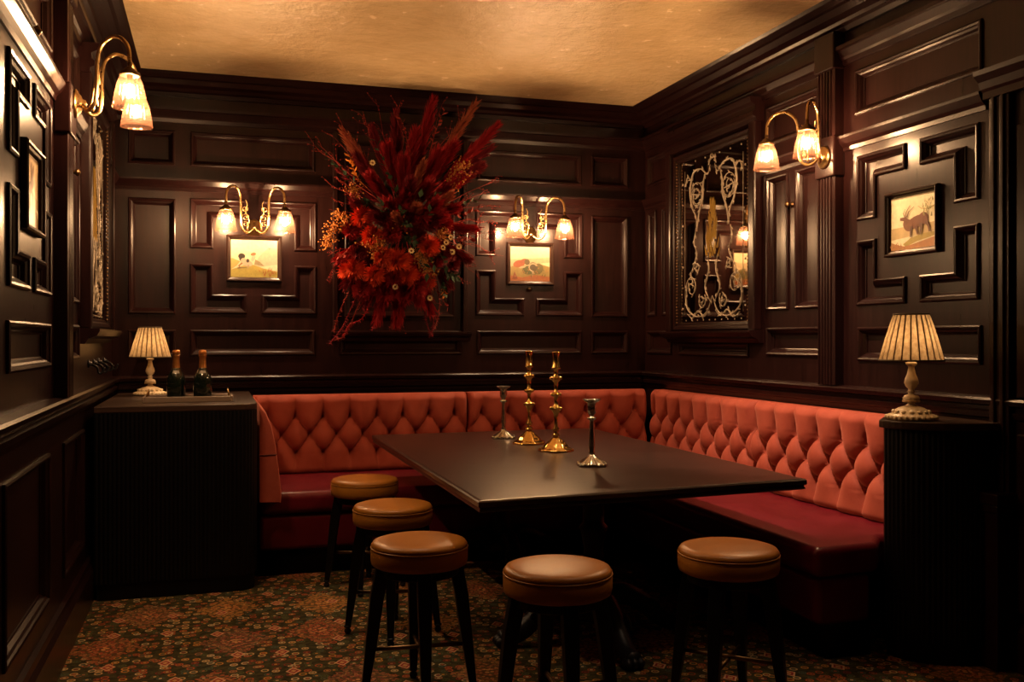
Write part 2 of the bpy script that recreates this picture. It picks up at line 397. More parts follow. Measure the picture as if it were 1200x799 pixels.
for wl, mp, d in ((wr, mpR, 0), (wl_, mpL, DO)):
    sweep(MID, 3.44 if d == 0 else YF, 4.46 + d, mp).build('mid_rail', 'wood', wl)
    sweep(MID, 4.61 + d, 5.28 + d, mp).build('mid_rail', 'wood', wl)
    sweep(MID, 6.46, YB, mp, 0, 1).build('mid_rail', 'wood', wl)
    # fluted pilaster that carries the sconce
    prof = [(4.455, 0), (4.455, 0.055), (4.475, 0.06), (4.48, 0.045)]
    x = 4.487
    for k in range(4): prof += [(x, 0.05), (x + 0.004, 0.06), (x + 0.016, 0.06), (x + 0.02, 0.05)]; x += 0.026
    prof += [(4.592, 0.045), (4.597, 0.06), (4.61, 0.055), (4.61, 0)]
    for nm, z0, z1 in (('pilaster', 1.15, 2.28), ('pilaster', 2.50, 2.87)):
        mb = MB(); k = len(prof)
        mb.add([mp(s + d, z, n) for z in (z0, z1) for s, n in prof], [(i, i + 1, k + i + 1, k + i) for i in range(k - 1)] + [tuple(range(k)), tuple(range(2 * k - 1, k - 1, -1))])
        mb.build(nm, 'wood', wl)
    a, b = mp(4.445 + d, 2.28, 0), mp(4.62 + d, 2.50, 0.07)
    MB().box([min(p, q) for p, q in zip(a, b)], [max(p, q) for p, q in zip(a, b)]).build('pilaster_block', 'wood', wl, bevel=0.008)
    a, b = mp(4.445 + d, 2.86, 0), mp(4.62 + d, 3.06, 0.075)
    MB().box([min(p, q) for p, q in zip(a, b)], [max(p, q) for p, q in zip(a, b)]).build('pilaster_block', 'wood', wl, bevel=0.008)
    # colonnettes and entablature round the mirror, sill below
    for s in (5.265, 6.42):
        a, b = mp(s + d, 1.45, 0), mp(s + 0.075 + d, 2.76, 0.06)
        MB().box([min(p, q) for p, q in zip(a, b)], [max(p, q) for p, q in zip(a, b)]).build('mirror_pilaster', 'wood', wl, bevel=0.012)
    ENT = [(0, 2.75), (0.05, 2.75), (0.055, 2.775), (0.075, 2.785), (0.075, 2.81), (0.06, 2.82), (0.06, 2.85), (0.09, 2.865), (0.10, 2.90), (0, 2.90)]
    sweep(ENT, 5.25 + d, 6.51 + d, mp).build('entablature', 'wood', wl)
    SIL = [(0, 1.375), (0.03, 1.375), (0.045, 1.40), (0.085, 1.415), (0.10, 1.44), (0.10, 1.452), (0, 1.456)]
    sweep(SIL, 5.25 + d, 6.51 + d, mp).build('mirror_sill', 'wood', wl)
    # cupboard edge lines and knob
    for s in (4.632, 5.236):
        a, b = mp(s + d, 1.50, 0), mp(s + 0.008 + d, 2.405, 0.006)
        MB().box([min(p, q) for p, q in zip(a, b)], [max(p, q) for p, q in zip(a, b)]).build('cupboard_edge', 'wood', wl)
    c = mp(4.94 + d, 2.19, 0)
    nx = -1 if d == 0 else 1
    kb = MB().lathe([(0.018, 0), (0.018, 0.006), (0.008, 0.012), (0.009, 0.022), (0.019, 0.032), (0.016, 0.042), (0.0, 0.05)], 14)
    kb.xf(Matrix.Translation(c) @ Matrix.Rotation(R(90) * nx, 4, 'Y')); kb.build('cupboard_knob', 'dark_brass', wl, True)
MB().lathe([(0.016, 0), (0.016, 0.006), (0.008, 0.012), (0.017, 0.026), (0.0, 0.04)], 14).xf(Matrix.Translation((GR - 0.01, YB, 1.775)) @ Matrix.Rotation(R(90), 4, 'X')).build('panel_knob', 'dark_brass', wb, True)
MB().lathe([(0.02, 0), (0.02, 0.006), (0.01, 0.012), (0.022, 0.03), (0.0, 0.045)], 14).xf(Matrix.Translation((XL, 3.93, 2.54)) @ Matrix.Rotation(R(90), 4, 'Y')).build('panel_knob', 'dark_brass', wl_, True)
wf = struct(MB().box((XL - 0.1, YF - 0.1, 0), (XR + 0.1, YF, ZC)).build('wall_front', 'wood'))

# door surround at the near end of the wall with the stag
dr = empty('door_1', (XR, 2.75, 0)); struct(dr)
dm = MB()
MB().box((-0.02, -0.55, 0.02), (0.03, 0.52, 2.44)).build('door_leaf', 'wood', dr)
for s0, s1 in ((0.52, 0.63), (-0.66, -0.55)):
    mb = MB(); mb.box((-0.05, s0, 0.72), (0, s1, 2.44)); mb.box((-0.062, s0 + 0.02, 0.72), (-0.05, s0 + 0.04, 2.44)); mb.box((-0.062, s1 - 0.04, 0.72), (-0.05, s1 - 0.02, 2.44))
    mb.build('architrave', 'wood', dr, bevel=0.004)
    mb = MB(); mb.box((-0.12, s0 - 0.01, 0), (0, s1 + 0.01, 0.70)); mb.box((-0.14, s0 - 0.03, 0.70), (0, s1 + 0.03, 0.75)); mb.box((-0.13, s0 - 0.02, 0.665), (0, s1 + 0.02, 0.70))
    mb.build('plinth_block', 'wood', dr, bevel=0.006)
sweep([(0, 2.44), (0.06, 2.44), (0.06, 2.47), (0.075, 2.48), (0.085, 2.51), (0.11, 2.535), (0.115, 2.555), (0, 2.56)], -0.70, 0.655, lambda s, z, n: (-n, s, z)).build('door_cap', 'wood', dr)
for z0, z1 in ((0.25, 1.0), (1.15, 2.3)):
    for y0, y1 in ((-0.5, -0.06), (0.06, 0.5)):
        MB().box((-0.035, y0, z0), (-0.02, y1, z1)).build('door_panel', 'wood_field', dr, bevel=0.01)

# ------------------------------------------------------------------ pictures
PM = {}
def pm(c, g=1.0):
    c = [x * g for x in c]
    k = tuple(round(x, 3) for x in c)
    if k not in PM:
        t = NT('paint_%d' % len(PM)); n = t.noise(t.coord(), 45, 4)
        t.p(base=t.mix(n, (*[x * 0.72 for x in c], 1), (*[min(1, x * 1.2) for x in c], 1)), rough=0.35); PM[k] = t.m
    return PM[k]
def ell(cx, cy, rx, ry, a=0, n=18):
    a = R(a); return [(cx + rx * math.cos(t) * math.cos(a) - ry * math.sin(t) * math.sin(a), cy + rx * math.cos(t) * math.sin(a) + ry * math.sin(t) * math.cos(a)) for t in [2 * pi * i / n for i in range(n)]]
def stroke(pts, w0, w1):
    P = [Vector((*p, 0)) for p in pts]; L, Rr = [], []
    for i, p in enumerate(P):
        t = (P[min(i + 1, len(P) - 1)] - P[max(i - 1, 0)]).normalized(); q = Vector((-t.y, t.x, 0)) * (w0 + (w1 - w0) * i / (len(P) - 1))
        L.append((p + q)[:2]); Rr.append((p - q)[:2])
    return L + Rr[::-1]
def picture(loc, rz, label, shapes, bg, g=1.0):
    """local: x along the wall, y out of the wall, z up; shapes in unit square, x mirrored so that it reads right."""
    W, H = 0.157, 0.130
    o = empty('framed_picture', loc, rz)
    PR = [(0, 0.0), (0.0, 0.022), (0.006, 0.028), (0.013, 0.026), (0.016, 0.018), (0.024, 0.014), (0.030, 0.004), (0.030, 0.001)]
    q = [(-W - 0.03, -H - 0.03), (W + 0.03, -H - 0.03), (W + 0.03, H + 0.03), (-W - 0.03, H + 0.03)]
    mb = MB()
    for t, n in PR: mb.v += [(s, n, z) for s, z in inset(q, t)]
    mb.f = [(a * 4 + i, a * 4 + (i + 1) % 4, (a + 1) * 4 + (i + 1) % 4, (a + 1) * 4 + i) for a in range(len(PR) - 1) for i in range(4)]
    mb.build('frame', 'frame', o); tag(o, label, 'picture', 'framed wall pictures')
    cv = MB().box((-W - 0.002, 0.0, -H - 0.002), (W + 0.002, 0.003, H + 0.002)).build('canvas', pm(bg, g), o)
    for k, (c, poly) in enumerate(shapes):
        y = 0.0034 + 0.0003 * k
        vs = [((0.5 - min(1, max(0, px))) * 2 * W, y, (min(1, max(0, pz)) - 0.5) * 2 * H) for px, pz in poly]
        MB().add(vs, [tuple(range(len(vs)))]).build('painted_shape', pm(c, g * (0.62 if g < 0.9 else 0.85)), cv)
    return o
rnd = random.Random(3)
def tufts(c, x0, x1, z0, z1, n, s=0.03):
    return [(c, stroke([(x, z), (x + rnd.uniform(-s, s), z + rnd.uniform(s, 2.5 * s))], 0.012, 0.002)) for x, z in [(rnd.uniform(x0, x1), rnd.uniform(z0, z1)) for _ in range(n)]]
spaniel = [((0.80, 0.70, 0.52), [(0.45, 0.25), (1, 0.35), (1, 0.78), (0.8, 0.8), (0.6, 0.55)]), ((0.62, 0.50, 0.12), [(0, 0), (1, 0), (1, 0.16), (0.7, 0.24), (0.5, 0.33), (0.35, 0.34), (0.2, 0.28), (0, 0.2)]),
           ((0.66, 0.52, 0.16), [(0, 0.2), (0.12, 0.3), (0.2, 0.42), (0.05, 0.5), (0, 0.5)]), ((0.40, 0.34, 0.20), [(0.5, 0.34), (0.72, 0.3), (0.62, 0.42), (0.52, 0.48)]),
           ((0.78, 0.66, 0.5), ell(0.33, 0.38, 0.14, 0.085, -20)), ((0.80, 0.70, 0.54), ell(0.48, 0.52, 0.04, 0.10, -15)), ((0.45, 0.22, 0.10), ell(0.48, 0.62, 0.06, 0.04, 20)),
           ((0.05, 0.04, 0.035), ell(0.23, 0.56, 0.075, 0.075)), ((0.06, 0.045, 0.04), ell(0.21, 0.48, 0.03, 0.06, 20)), ((0.07, 0.05, 0.04), ell(0.36, 0.44, 0.035, 0.05)), ((0.75, 0.62, 0.45), ell(0.27, 0.44, 0.06, 0.07)),
           ((0.45, 0.22, 0.09), stroke([(0.24, 0.38), (0.17, 0.3), (0.2, 0.24)], 0.022, 0.01)), ((0.6, 0.45, 0.3), stroke([(0.38, 0.33), (0.36, 0.22)], 0.02, 0.01)), ((0.2, 0.13, 0.08), stroke([(0.14, 0.24), (0.34, 0.26)], 0.012, 0.006)),
           ((0.35, 0.32, 0.3), [(0.80, 0.80), (0.83, 0.74), (0.87, 0.81), (0.835, 0.77)])] + tufts((0.52, 0.17, 0.05), 0.62, 0.95, 0.02, 0.18, 16, 0.05) + tufts((0.5, 0.42, 0.1), 0.02, 0.6, 0.02, 0.15, 10)
heap = [((0.72, 0.60, 0.36), [(0, 0.35), (0.3, 0.55), (0.6, 0.5), (1, 0.55), (1, 0.7), (0.5, 0.66), (0, 0.62)]), ((0.42, 0.30, 0.09), [(0, 0), (1, 0), (1, 0.42), (0.75, 0.5), (0.5, 0.42), (0.2, 0.5), (0, 0.4)]), ((0.50, 0.16, 0.05), [(0, 0), (1, 0), (1, 0.13), (0.6, 0.18), (0.3, 0.1), (0, 0.16)]),
        ((0.44, 0.12, 0.05), ell(0.22, 0.5, 0.16, 0.10, 20)), ((0.36, 0.10, 0.05), ell(0.32, 0.58, 0.10, 0.05, 35)), ((0.16, 0.12, 0.05), ell(0.42, 0.55, 0.07, 0.09)), ((0.13, 0.15, 0.05), ell(0.46, 0.32, 0.16, 0.13, 10)), ((0.20, 0.17, 0.06), ell(0.7, 0.36, 0.13, 0.16, -15)),
        ((0.12, 0.09, 0.05), ell(0.57, 0.42, 0.11, 0.13)), ((0.62, 0.52, 0.34), stroke([(0.57 + 0.10 * math.cos(t), 0.40 + 0.11 * math.sin(t)) for t in [0.4 + 0.35 * i for i in range(13)]], 0.022, 0.014)), ((0.55, 0.42, 0.25), stroke([(0.57, 0.3), (0.55, 0.15)], 0.03, 0.015)),
        ((0.30, 0.07, 0.03), [(0.04, 0.05), (0.1, 0.28), (0.18, 0.06)]), ((0.66, 0.55, 0.35), ell(0.3, 0.4, 0.09, 0.03, 15))] + tufts((0.6, 0.28, 0.10), 0.1, 0.95, 0.1, 0.45, 18, 0.03) + tufts((0.14, 0.13, 0.04), 0.4, 0.9, 0.1, 0.3, 12, 0.03)
stag = [((0.66, 0.52, 0.26), [(0, 0.2), (0.5, 0.24), (1, 0.28), (1, 0.45), (0, 0.42)]), ((0.50, 0.40, 0.10), [(0.28, 0.10), (0.45, 0.2), (0.7, 0.26), (1, 0.27), (1, 0.2), (0.6, 0.13), (0.35, 0.05)]), ((0.55, 0.26, 0.10), [(0, 0), (1, 0), (1, 0.18), (0.75, 0.13), (0.5, 0.08), (0.3, 0.06), (0.1, 0.12), (0, 0.16)]),
        ((0.45, 0.36, 0.10), stroke([(1, 0.75), (0.85, 0.7), (0.7, 0.72), (0.62, 0.78)], 0.012, 0.004)), ((0.19, 0.06, 0.022), ell(0.60, 0.49, 0.24, 0.115, 14)), ((0.17, 0.05, 0.02), ell(0.74, 0.53, 0.11, 0.12)), ((0.20, 0.07, 0.025), ell(0.40, 0.45, 0.10, 0.13, 35)),
        ((0.16, 0.055, 0.02), stroke([(0.40, 0.5), (0.33, 0.57), (0.22, 0.585)], 0.055, 0.025)), ((0.12, 0.04, 0.016), stroke([(0.36, 0.6), (0.36, 0.7), (0.45, 0.82)], 0.012, 0.004)), ((0.12, 0.04, 0.016), stroke([(0.38, 0.6), (0.42, 0.7), (0.54, 0.78)], 0.012, 0.004)), ((0.12, 0.04, 0.016), stroke([(0.34, 0.6), (0.30, 0.68), (0.34, 0.76)], 0.01, 0.004)),
        ((0.10, 0.035, 0.015), stroke([(0.48, 0.42), (0.47, 0.32), (0.46, 0.22)], 0.028, 0.012)), ((0.13, 0.04, 0.016), stroke([(0.58, 0.42), (0.60, 0.33), (0.62, 0.25)], 0.028, 0.012)), ((0.10, 0.035, 0.015), stroke([(0.70, 0.45), (0.70, 0.35), (0.67, 0.24)], 0.035, 0.012)), ((0.12, 0.04, 0.016), stroke([(0.80, 0.48), (0.86, 0.38), (0.88, 0.27)], 0.035, 0.012))]
stag += tufts((0.30, 0.30, 0.10), 0.75, 0.98, 0.55, 0.9, 26, 0.035) + tufts((0.42, 0.20, 0.06), 0.02, 0.3, 0.0, 0.12, 8, 0.04)
hare = [((0.55, 0.36, 0.14), [(0, 0), (1, 0), (1, 0.4), (0.6, 0.5), (0.3, 0.4), (0, 0.45)]), ((0.34, 0.18, 0.07), [(0.1, 0), (0.9, 0), (0.85, 0.22), (0.5, 0.28), (0.2, 0.2)]), ((0.28, 0.14, 0.06), ell(0.48, 0.42, 0.16, 0.2)), ((0.32, 0.17, 0.08), ell(0.58, 0.62, 0.09, 0.09)), ((0.26, 0.12, 0.05), ell(0.54, 0.78, 0.03, 0.13, 10)), ((0.30, 0.15, 0.07), ell(0.64, 0.77, 0.03, 0.12, -15)), ((0.6, 0.45, 0.28), ell(0.5, 0.34, 0.06, 0.12))] + tufts((0.3, 0.24, 0.07), 0.05, 0.95, 0.05, 0.3, 18, 0.05)
ZP = 1.97
picture((GL, YB - 0.002, ZP - 0.01), pi, 'framed painting of a spaniel on a pale grassy hill with a bird', spaniel, (0.70, 0.60, 0.42), 0.5)
picture((GR, YB - 0.002, ZP), pi, 'framed painting of a russet and green heap of game under a cream sky', heap, (0.68, 0.57, 0.36), 0.5)
picture((XR - 0.002, 3.91, ZP), pi / 2, 'framed painting of a brown stag on a rock', stag, (0.92, 0.80, 0.54), 1.1)
picture((XL + 0.002, 3.93, ZP - 0.02), -pi / 2, 'framed painting of a sitting brown hare on tan ground', hare, (0.74, 0.54, 0.28))

# ------------------------------------------------------------------ wall sconces
def make_sconce():
    o = empty('wall_sconce')
    pl = MB().lathe([(0.055, 0), (0.055, 0.008), (0.046, 0.014), (0.040, 0.016), (0.032, 0.026), (0.018, 0.032), (0.014, 0.045), (0.0, 0.05)], 28).xf(Matrix.Rotation(R(-90), 4, 'X') @ Matrix.Scale(1.15, 4, (0, 1, 0)))
    pl.build('backplate', 'brass', o, True)
    for sg in (-1, 1):
        path = crom([(sg * 0.008, 0.03, -0.005), (sg * 0.05, 0.06, -0.035), (sg * 0.085, 0.09, -0.008), (sg * 0.092, 0.10, 0.06), (sg * 0.094, 0.102, 0.16), (sg * 0.101, 0.115, 0.225), (sg * 0.130, 0.155, 0.265), (sg * 0.166, 0.202, 0.256), (sg * 0.188, 0.234, 0.21), (sg * 0.192, 0.24, 0.13)], 7)
        arm = MB().tube(path, 0.0085, 10).build('arm', 'brass', o, True)
        sp = MB()
        for (cx, cz, r0, tn, ph) in ((0.060, 0.065, 0.026, 1.5, 0.3), (0.066, 0.125, 0.020, 1.4, 2.8), (0.062, 0.02, 0.018, 1.3, 1.0)):
            pts = []
            for i in range(30):
                t = i / 29; a = ph + tn * 2 * pi * t; r = r0 * (1 - 0.8 * t)
                pts.append((sg * (cx + r * math.cos(a)), 0.085 + 0.08 * (cz + r * math.sin(a)), cz + r * math.sin(a)))
            sp.tube(pts, lambda t: 0.0034 * (1 - 0.4 * t), 6)
        sp.tube(crom([(sg * 0.05, 0.07, -0.02), (sg * 0.038, 0.08, 0.05), (sg * 0.06, 0.09, 0.10), (sg * 0.05, 0.095, 0.155), (sg * 0.062, 0.10, 0.185)], 6), lambda t: 0.0045 - 0.002 * t, 6)
        sp.build('scroll', 'brass', arm, True)
        c = (sg * 0.192, 0.24, 0)
        MB().lathe([(0.008, 0.15), (0.011, 0.14), (0.008, 0.13), (0.02, 0.122), (0.026, 0.112), (0.041, 0.105), (0.043, 0.092), (0.038, 0.090), (0.0, 0.095)], 20, c).build('shade_holder', 'dark_brass', o, True)
        fl_ = lambda a, k: 0.022 * math.cos(20 * a)
        MB().lathe([(0.034, 0.098), (0.041, 0.085), (0.050, 0.06), (0.058, 0.03), (0.064, -0.005), (0.068, -0.035), (0.071, -0.047), (0.068, -0.047), (0.064, -0.035)], 80, c, fl_).build('glass_shade', 'shade', o, True)
        MB().sphere((c[0], c[1], 0.028), 0.021, 12, 8, (1, 1, 1.35)).build('bulb', 'bulb', o, True)
        MB().lathe([(0.0, 0.05), (0.013, 0.05), (0.013, 0.095), (0.0, 0.095)], 12, c).build('lamp_socket', 'dark_brass', o, True)
    return o
sc0 = make_sconce()
ZS = 2.17
spots = [((GL, YB, ZS), pi, 'brass twin-arm sconce above the spaniel painting'), ((GR, YB, ZS + 0.02), pi, 'brass twin-arm sconce above the painting of a heap of game'),
         ((XR - 0.07, 4.53, 2.39), pi / 2, 'brass twin-arm sconce on the fluted pilaster near the stag painting'), ((XL + 0.07, 4.60, 2.43), -pi / 2, 'brass twin-arm sconce on the pilaster near the hare painting')]
for i, (l, rz, lb) in enumerate(spots):
    o = sc0 if i == 0 else copy_tree(sc0)
    o.location = l; o.rotation_euler = (0, 0, rz); tag(o, lb, 'wall sconce', 'wall sconces')

# ceiling downlights over the table, outside the view
def downlight(x, y, tx, ty, tz, power, ang, label):
    o = empty('ceiling_downlight', (x, y, ZC))
    MB().lathe([(0.075, 0), (0.075, -0.008), (0.058, -0.012), (0.050, -0.004), (0.050, 0)], 24).build('trim_ring', 'dark_brass', o, True)
    MB().lathe([(0.0, -0.001), (0.048, -0.001), (0.048, -0.003), (0, -0.003)], 20).build('lens', emit('downlight_lens', (1, 0.66, 0.38), 3), o)
    L = bpy.data.lights.new('downlight_lamp', 'SPOT'); L.energy = power; L.color = (1, 0.70, 0.44); L.spot_size = R(ang); L.spot_blend = 0.7; L.shadow_soft_size = 0.05
    lo = bpy.data.objects.new('downlight_lamp', L); col.objects.link(lo); lo.parent = o; lo.location = (0, 0, -0.03)
    lo.rotation_euler = (Vector((tx, ty, tz)) - Vector((x, y, ZC))).to_track_quat('-Z', 'Y').to_euler()
    tag(o, label, 'downlight', 'ceiling downlights'); return o
downlight(2.1, 4.15, 2.95, 4.8, 0.72, 330, 54, 'recessed downlight in the gold ceiling over the middle of the table')
downlight(0.85, 4.1, 1.10, 4.25, 0.5, 60, 60, 'recessed downlight in the gold ceiling over the row of stools')

downlight(1.75, 2.95, 1.8, 3.05, 0.5, 42, 38, 'recessed downlight in the gold ceiling over the two stools at the table end')

# ------------------------------------------------------------------ etched mirrors
def mirror(loc, rz, label):
    """local x along wall from 0 (near colonnette) to 1.04, y out, z up from 0 to 1.27"""
    W, H = 1.075, 1.28
    o = empty('etched_mirror', loc, rz)
    q = rect(0, W, 0, H)
    PR = [(0, 0.0), (0.0, 0.03), (0.012, 0.04), (0.03, 0.036), (0.04, 0.022), (0.055, 0.018), (0.06, 0.006)]
    mb = MB()
    for t, n in PR: mb.v += [(s, n, z) for s, z in inset(q, t)]
    mb.f = [(a * 4 + i, a * 4 + (i + 1) % 4, (a + 1) * 4 + (i + 1) % 4, (a + 1) * 4 + i) for a in range(len(PR) - 1) for i in range(4)]
    fr = mb.build('frame', 'wood', o)
    bd = MB()
    for k in range(52):
        for x in (0.047, W - 0.047): bd.sphere((x, 0.024, 0.06 + k * (H - 0.12) / 51), 0.008, 6, 4)
    bd.build('beading', 'dark_brass', fr, True)['kind'] = 'stuff'
    gl = MB().box((0.055, 0.002, 0.055), (W - 0.055, 0.006, H - 0.055)).build('glass', 'mirror', o)
    cx = W / 2
    def scroll(pts, r, mat='etch', nm='etched_scroll'):
        mb = MB()
        for P in pts:
            mb.tube([(x, 0.0075, z) for x, z in P], (lambda t: 0.8 * r(t)) if callable(r) else 0.8 * r, 6)
            for i in range(2, len(P) - 2, 4):
                dx, dz = P[i + 1][0] - P[i - 1][0], P[i + 1][1] - P[i - 1][1]; l = math.hypot(dx, dz) or 1; dx, dz = dx / l, dz / l
                q = 1 if (i // 4) % 2 else -1; e = (dx * 0.7 - q * dz * 0.75, dz * 0.7 + q * dx * 0.75); L = 0.024
                mb.tube([(P[i][0], 0.0075, P[i][1]), (P[i][0] + e[0] * L * 0.5, 0.0078, P[i][1] + e[1] * L * 0.5), (P[i][0] + (e[0] + 0.3 * dx) * L, 0.0075, P[i][1] + (e[1] + 0.3 * dz) * L)], lambda t: 0.0012 + 0.0042 * math.sin(pi * min(0.95, t + 0.15)), 4)
        return mb.build(nm, mat, gl, True)
    def spiral(x, z, r0, r1, a0, turns, n=40):
        return [(x + (r0 + (r1 - r0) * i / (n - 1)) * math.cos(a0 + turns * 2 * pi * i / (n - 1)), z + (r0 + (r1 - r0) * i / (n - 1)) * math.sin(a0 + turns * 2 * pi * i / (n - 1))) for i in range(n)]
    def c2(pts): return [tuple(p)[:2] for p in crom([(a, b, 0) for a, b in pts], 8)]
    for sg in (-1, 1):
        mx = lambda P: [(cx + sg * (a), b) for a, b in P]
        # crest: leafy C scroll with an eye
        scroll([mx(c2([(0.03, 1.14), (0.07, 1.08), (0.16, 1.13), (0.27, 1.12), (0.32, 1.0), (0.29, 0.88), (0.23, 0.80), (0.22, 0.70)])), mx(c2([(0.10, 1.10), (0.13, 1.02), (0.14, 0.92), (0.19, 0.82), (0.22, 0.70)]))], lambda t: 0.0022 + 0.0055 * math.sin(pi * t))
        scroll([mx(spiral(0.22, 0.96, 0.085, 0.075, 0.5, 1.0)), mx(spiral(0.22, 0.96, 0.085, 0.01, 2.2, 1.6))], 0.003)
        scroll([mx([(0.16, 0.95), (0.29, 0.97)]), mx(c2([(0.30, 1.07), (0.36, 1.10), (0.39, 1.04)])), mx(c2([(0.05, 1.14), (0.03, 1.18), (0.01, 1.19)]))], 0.0045)
        # side stems with beads
        scroll([mx(c2([(0.24, 0.70), (0.26, 0.62), (0.22, 0.54), (0.27, 0.46), (0.31, 0.40), (0.27, 0.34)]))], lambda t: 0.0025 + 0.004 * math.sin(3 * pi * t) ** 2)
        # base: large double scrolls and urn side
        scroll([mx(c2([(0.03, 0.20), (0.10, 0.30), (0.05, 0.42), (0.07, 0.52)])), mx(c2([(0.0, 0.24), (0.08, 0.13), (0.22, 0.10), (0.36, 0.16), (0.38, 0.26), (0.34, 0.34)])), mx(c2([(0.36, 0.12), (0.28, 0.09), (0.20, 0.14), (0.12, 0.10), (0.04, 0.14)]))], lambda t: 0.0022 + 0.0045 * math.sin(pi * t))
        scroll([mx(spiral(0.30, 0.31, 0.085, 0.012, -0.6, 1.7)), mx(spiral(0.15, 0.21, 0.06, 0.01, 2.4, 1.5)), mx(spiral(0.22, 0.44, 0.04, 0.01, 0.4, 1.3))], lambda t: 0.004 - 0.0015 * t)
        dots = MB()
        for i in range(7): dots.sphere((cx + sg * 0.43, 0.0075, 0.16 + i * 0.15), 0.005 if i % 2 else 0.009, 6, 4, (1, 0.4, 1))
        for i in range(3): dots.sphere((cx + sg * (0.10 + i * 0.14), 0.0075, 1.20), 0.007, 6, 4, (1, 0.4, 1))
        for i in range(5): dots.sphere((cx + sg * (0.04 + i * 0.085), 0.0075, 0.075), 0.006, 6, 4, (1, 0.4, 1))
        dots.build('etched_dots', 'etch', gl, True)['kind'] = 'stuff'
        scroll([mx([(0.40, 0.12), (0.40, 1.15)])], 0.0014)
    rr = random.Random(5); fe = MB()
    for i in range(90):
        t = rr.random(); z = 0.50 + 0.34 * t; wd = 0.085 * (1 - t * 0.75)
        x = cx + rr.uniform(-wd, wd); l = rr.uniform(0.05, 0.10)
        fe.tube([(x, 0.0085, z), (x + (x - cx) * 0.35, 0.0085, z + l)], lambda t: 0.005 * (1 - t) + 0.0006, 4)
    fe.build('gilt_plume', 'gilt', gl)
    tag(o, label, 'mirror', 'etched wall mirrors'); return o
mirror((XR, 5.345, 1.456), pi / 2, 'tall scroll-etched mirror over the tufted coral bench')
mirror((XL, 6.42 + DO, 1.456), -pi / 2, 'tall scroll-etched mirror on the wall by the bottle cabinet')
for k, y in enumerate((5.68, 5.92, 6.16, 6.45)):
    h = empty('coat_hook', (XL, y, 1.265))
    MB().lathe([(0.022, 0), (0.022, 0.006), (0.012, 0.010), (0.010, 0.02), (0, 0.022)], 14).xf(Matrix.Rotation(R(90), 4, 'Y')).build('rosette', 'iron', h, True)
    MB().tube(crom([(0.01, 0, 0), (0.045, 0, -0.02), (0.055, 0, -0.05), (0.07, 0, -0.05), (0.085, 0, -0.02)], 6), 0.006, 8).build('hook', 'iron', h, True)
    tag(h, 'small dark metal coat hook below the mirror sill, ' + ('first counting toward the back wall', 'second counting toward the back wall', 'third counting toward the back wall', 'closest to the back wall')[k], 'coat hook', 'coat hooks below the mirror')

# ------------------------------------------------------------------ corner banquette
bqa = empty('banquette_bench', (1.7, 6.3, 0)); tag(bqa, 'tufted coral velvet bench with oxblood seat running along the flower wall', 'banquette', 'corner banquette benches')
bqb = empty('banquette_bench', (2.9, 4.7, 0)); tag(bqb, 'tufted coral velvet bench with oxblood seat below the etched mirror, ending at the lamp cabinet', 'banquette', 'corner banquette benches')
bq = bqa
def wbuild(mb, *a, **k):
    par = [x for x in a if isinstance(x, bpy.types.Object)][0]
    while par.parent: par = par.parent
    mb.v = [tuple(Vector(p) - par.location) for p in mb.v]; return mb.build(*a, **k)
def tuft(L, nb, rows=(0.375, 0.25, 0.125), H=0.52, amp=0.078, first=0.5):
    """tufted cushion face on local (s: 0..L, z: 0..H); returns depth function and button spots"""
    px = L / nb
    pz = rows[0] - rows[1]
    def depth(s, z):
        a = s / px - first                      # top row buttons at integer a
        b = (rows[0] - z) / pz                  # 0 top row, 1 mid, 2 bottom
        def pleat(x, e=0.5): return abs(math.sin(pi * x)) ** e
        bc = min(2, max(0, b))
        p, q = a + bc / 2, a - bc / 2
        dia = (pleat(p) * pleat(q)) ** 0.62
        if b < 0:
            k = min(1, -b / 1.1); hgt = pleat(a, 0.5) * (1 - k) + (0.82 + 0.18 * pleat(a, 0.5)) * k
            hgt = min(hgt, 1)
        elif b > 2:
            k = min(1, (b - 2) / 1.0); hgt = pleat(a, 0.5) * (1 - k) + (0.72 + 0.28 * pleat(a, 0.5)) * k
        else: hgt = dia
        # buttons pull the cloth in
        for r in (0, 1, 2):
            off = 0.5 if r == 1 else 0.0
            da = (a - off) - round(a - off); dz = (b - r)
            hgt -= 0.45 * math.exp(-((da * 2 * px) ** 2 + (dz * pz) ** 2) / (0.030 ** 2))
        dd = amp * hgt
        e = min(s, L - s); dd *= 0.25 + 0.75 * min(1, e / 0.03) ** 0.5
        t = (H - z) / 0.05
        if t < 1: dd -= 0.035 * (1 - max(0, t)) ** 2
        t = z / 0.035
        if t < 1: dd -= 0.02 * (1 - max(0, t)) ** 2
        return dd
    bt = []
    for r in (0, 1, 2):
        off = first + (0.5 if r == 1 else 0)
        for i in range(-1, int(nb) + 2):
            s = (i + off) * px
            if 0.03 < s < L - 0.03: bt.append((s, rows[r]))
    return depth, bt
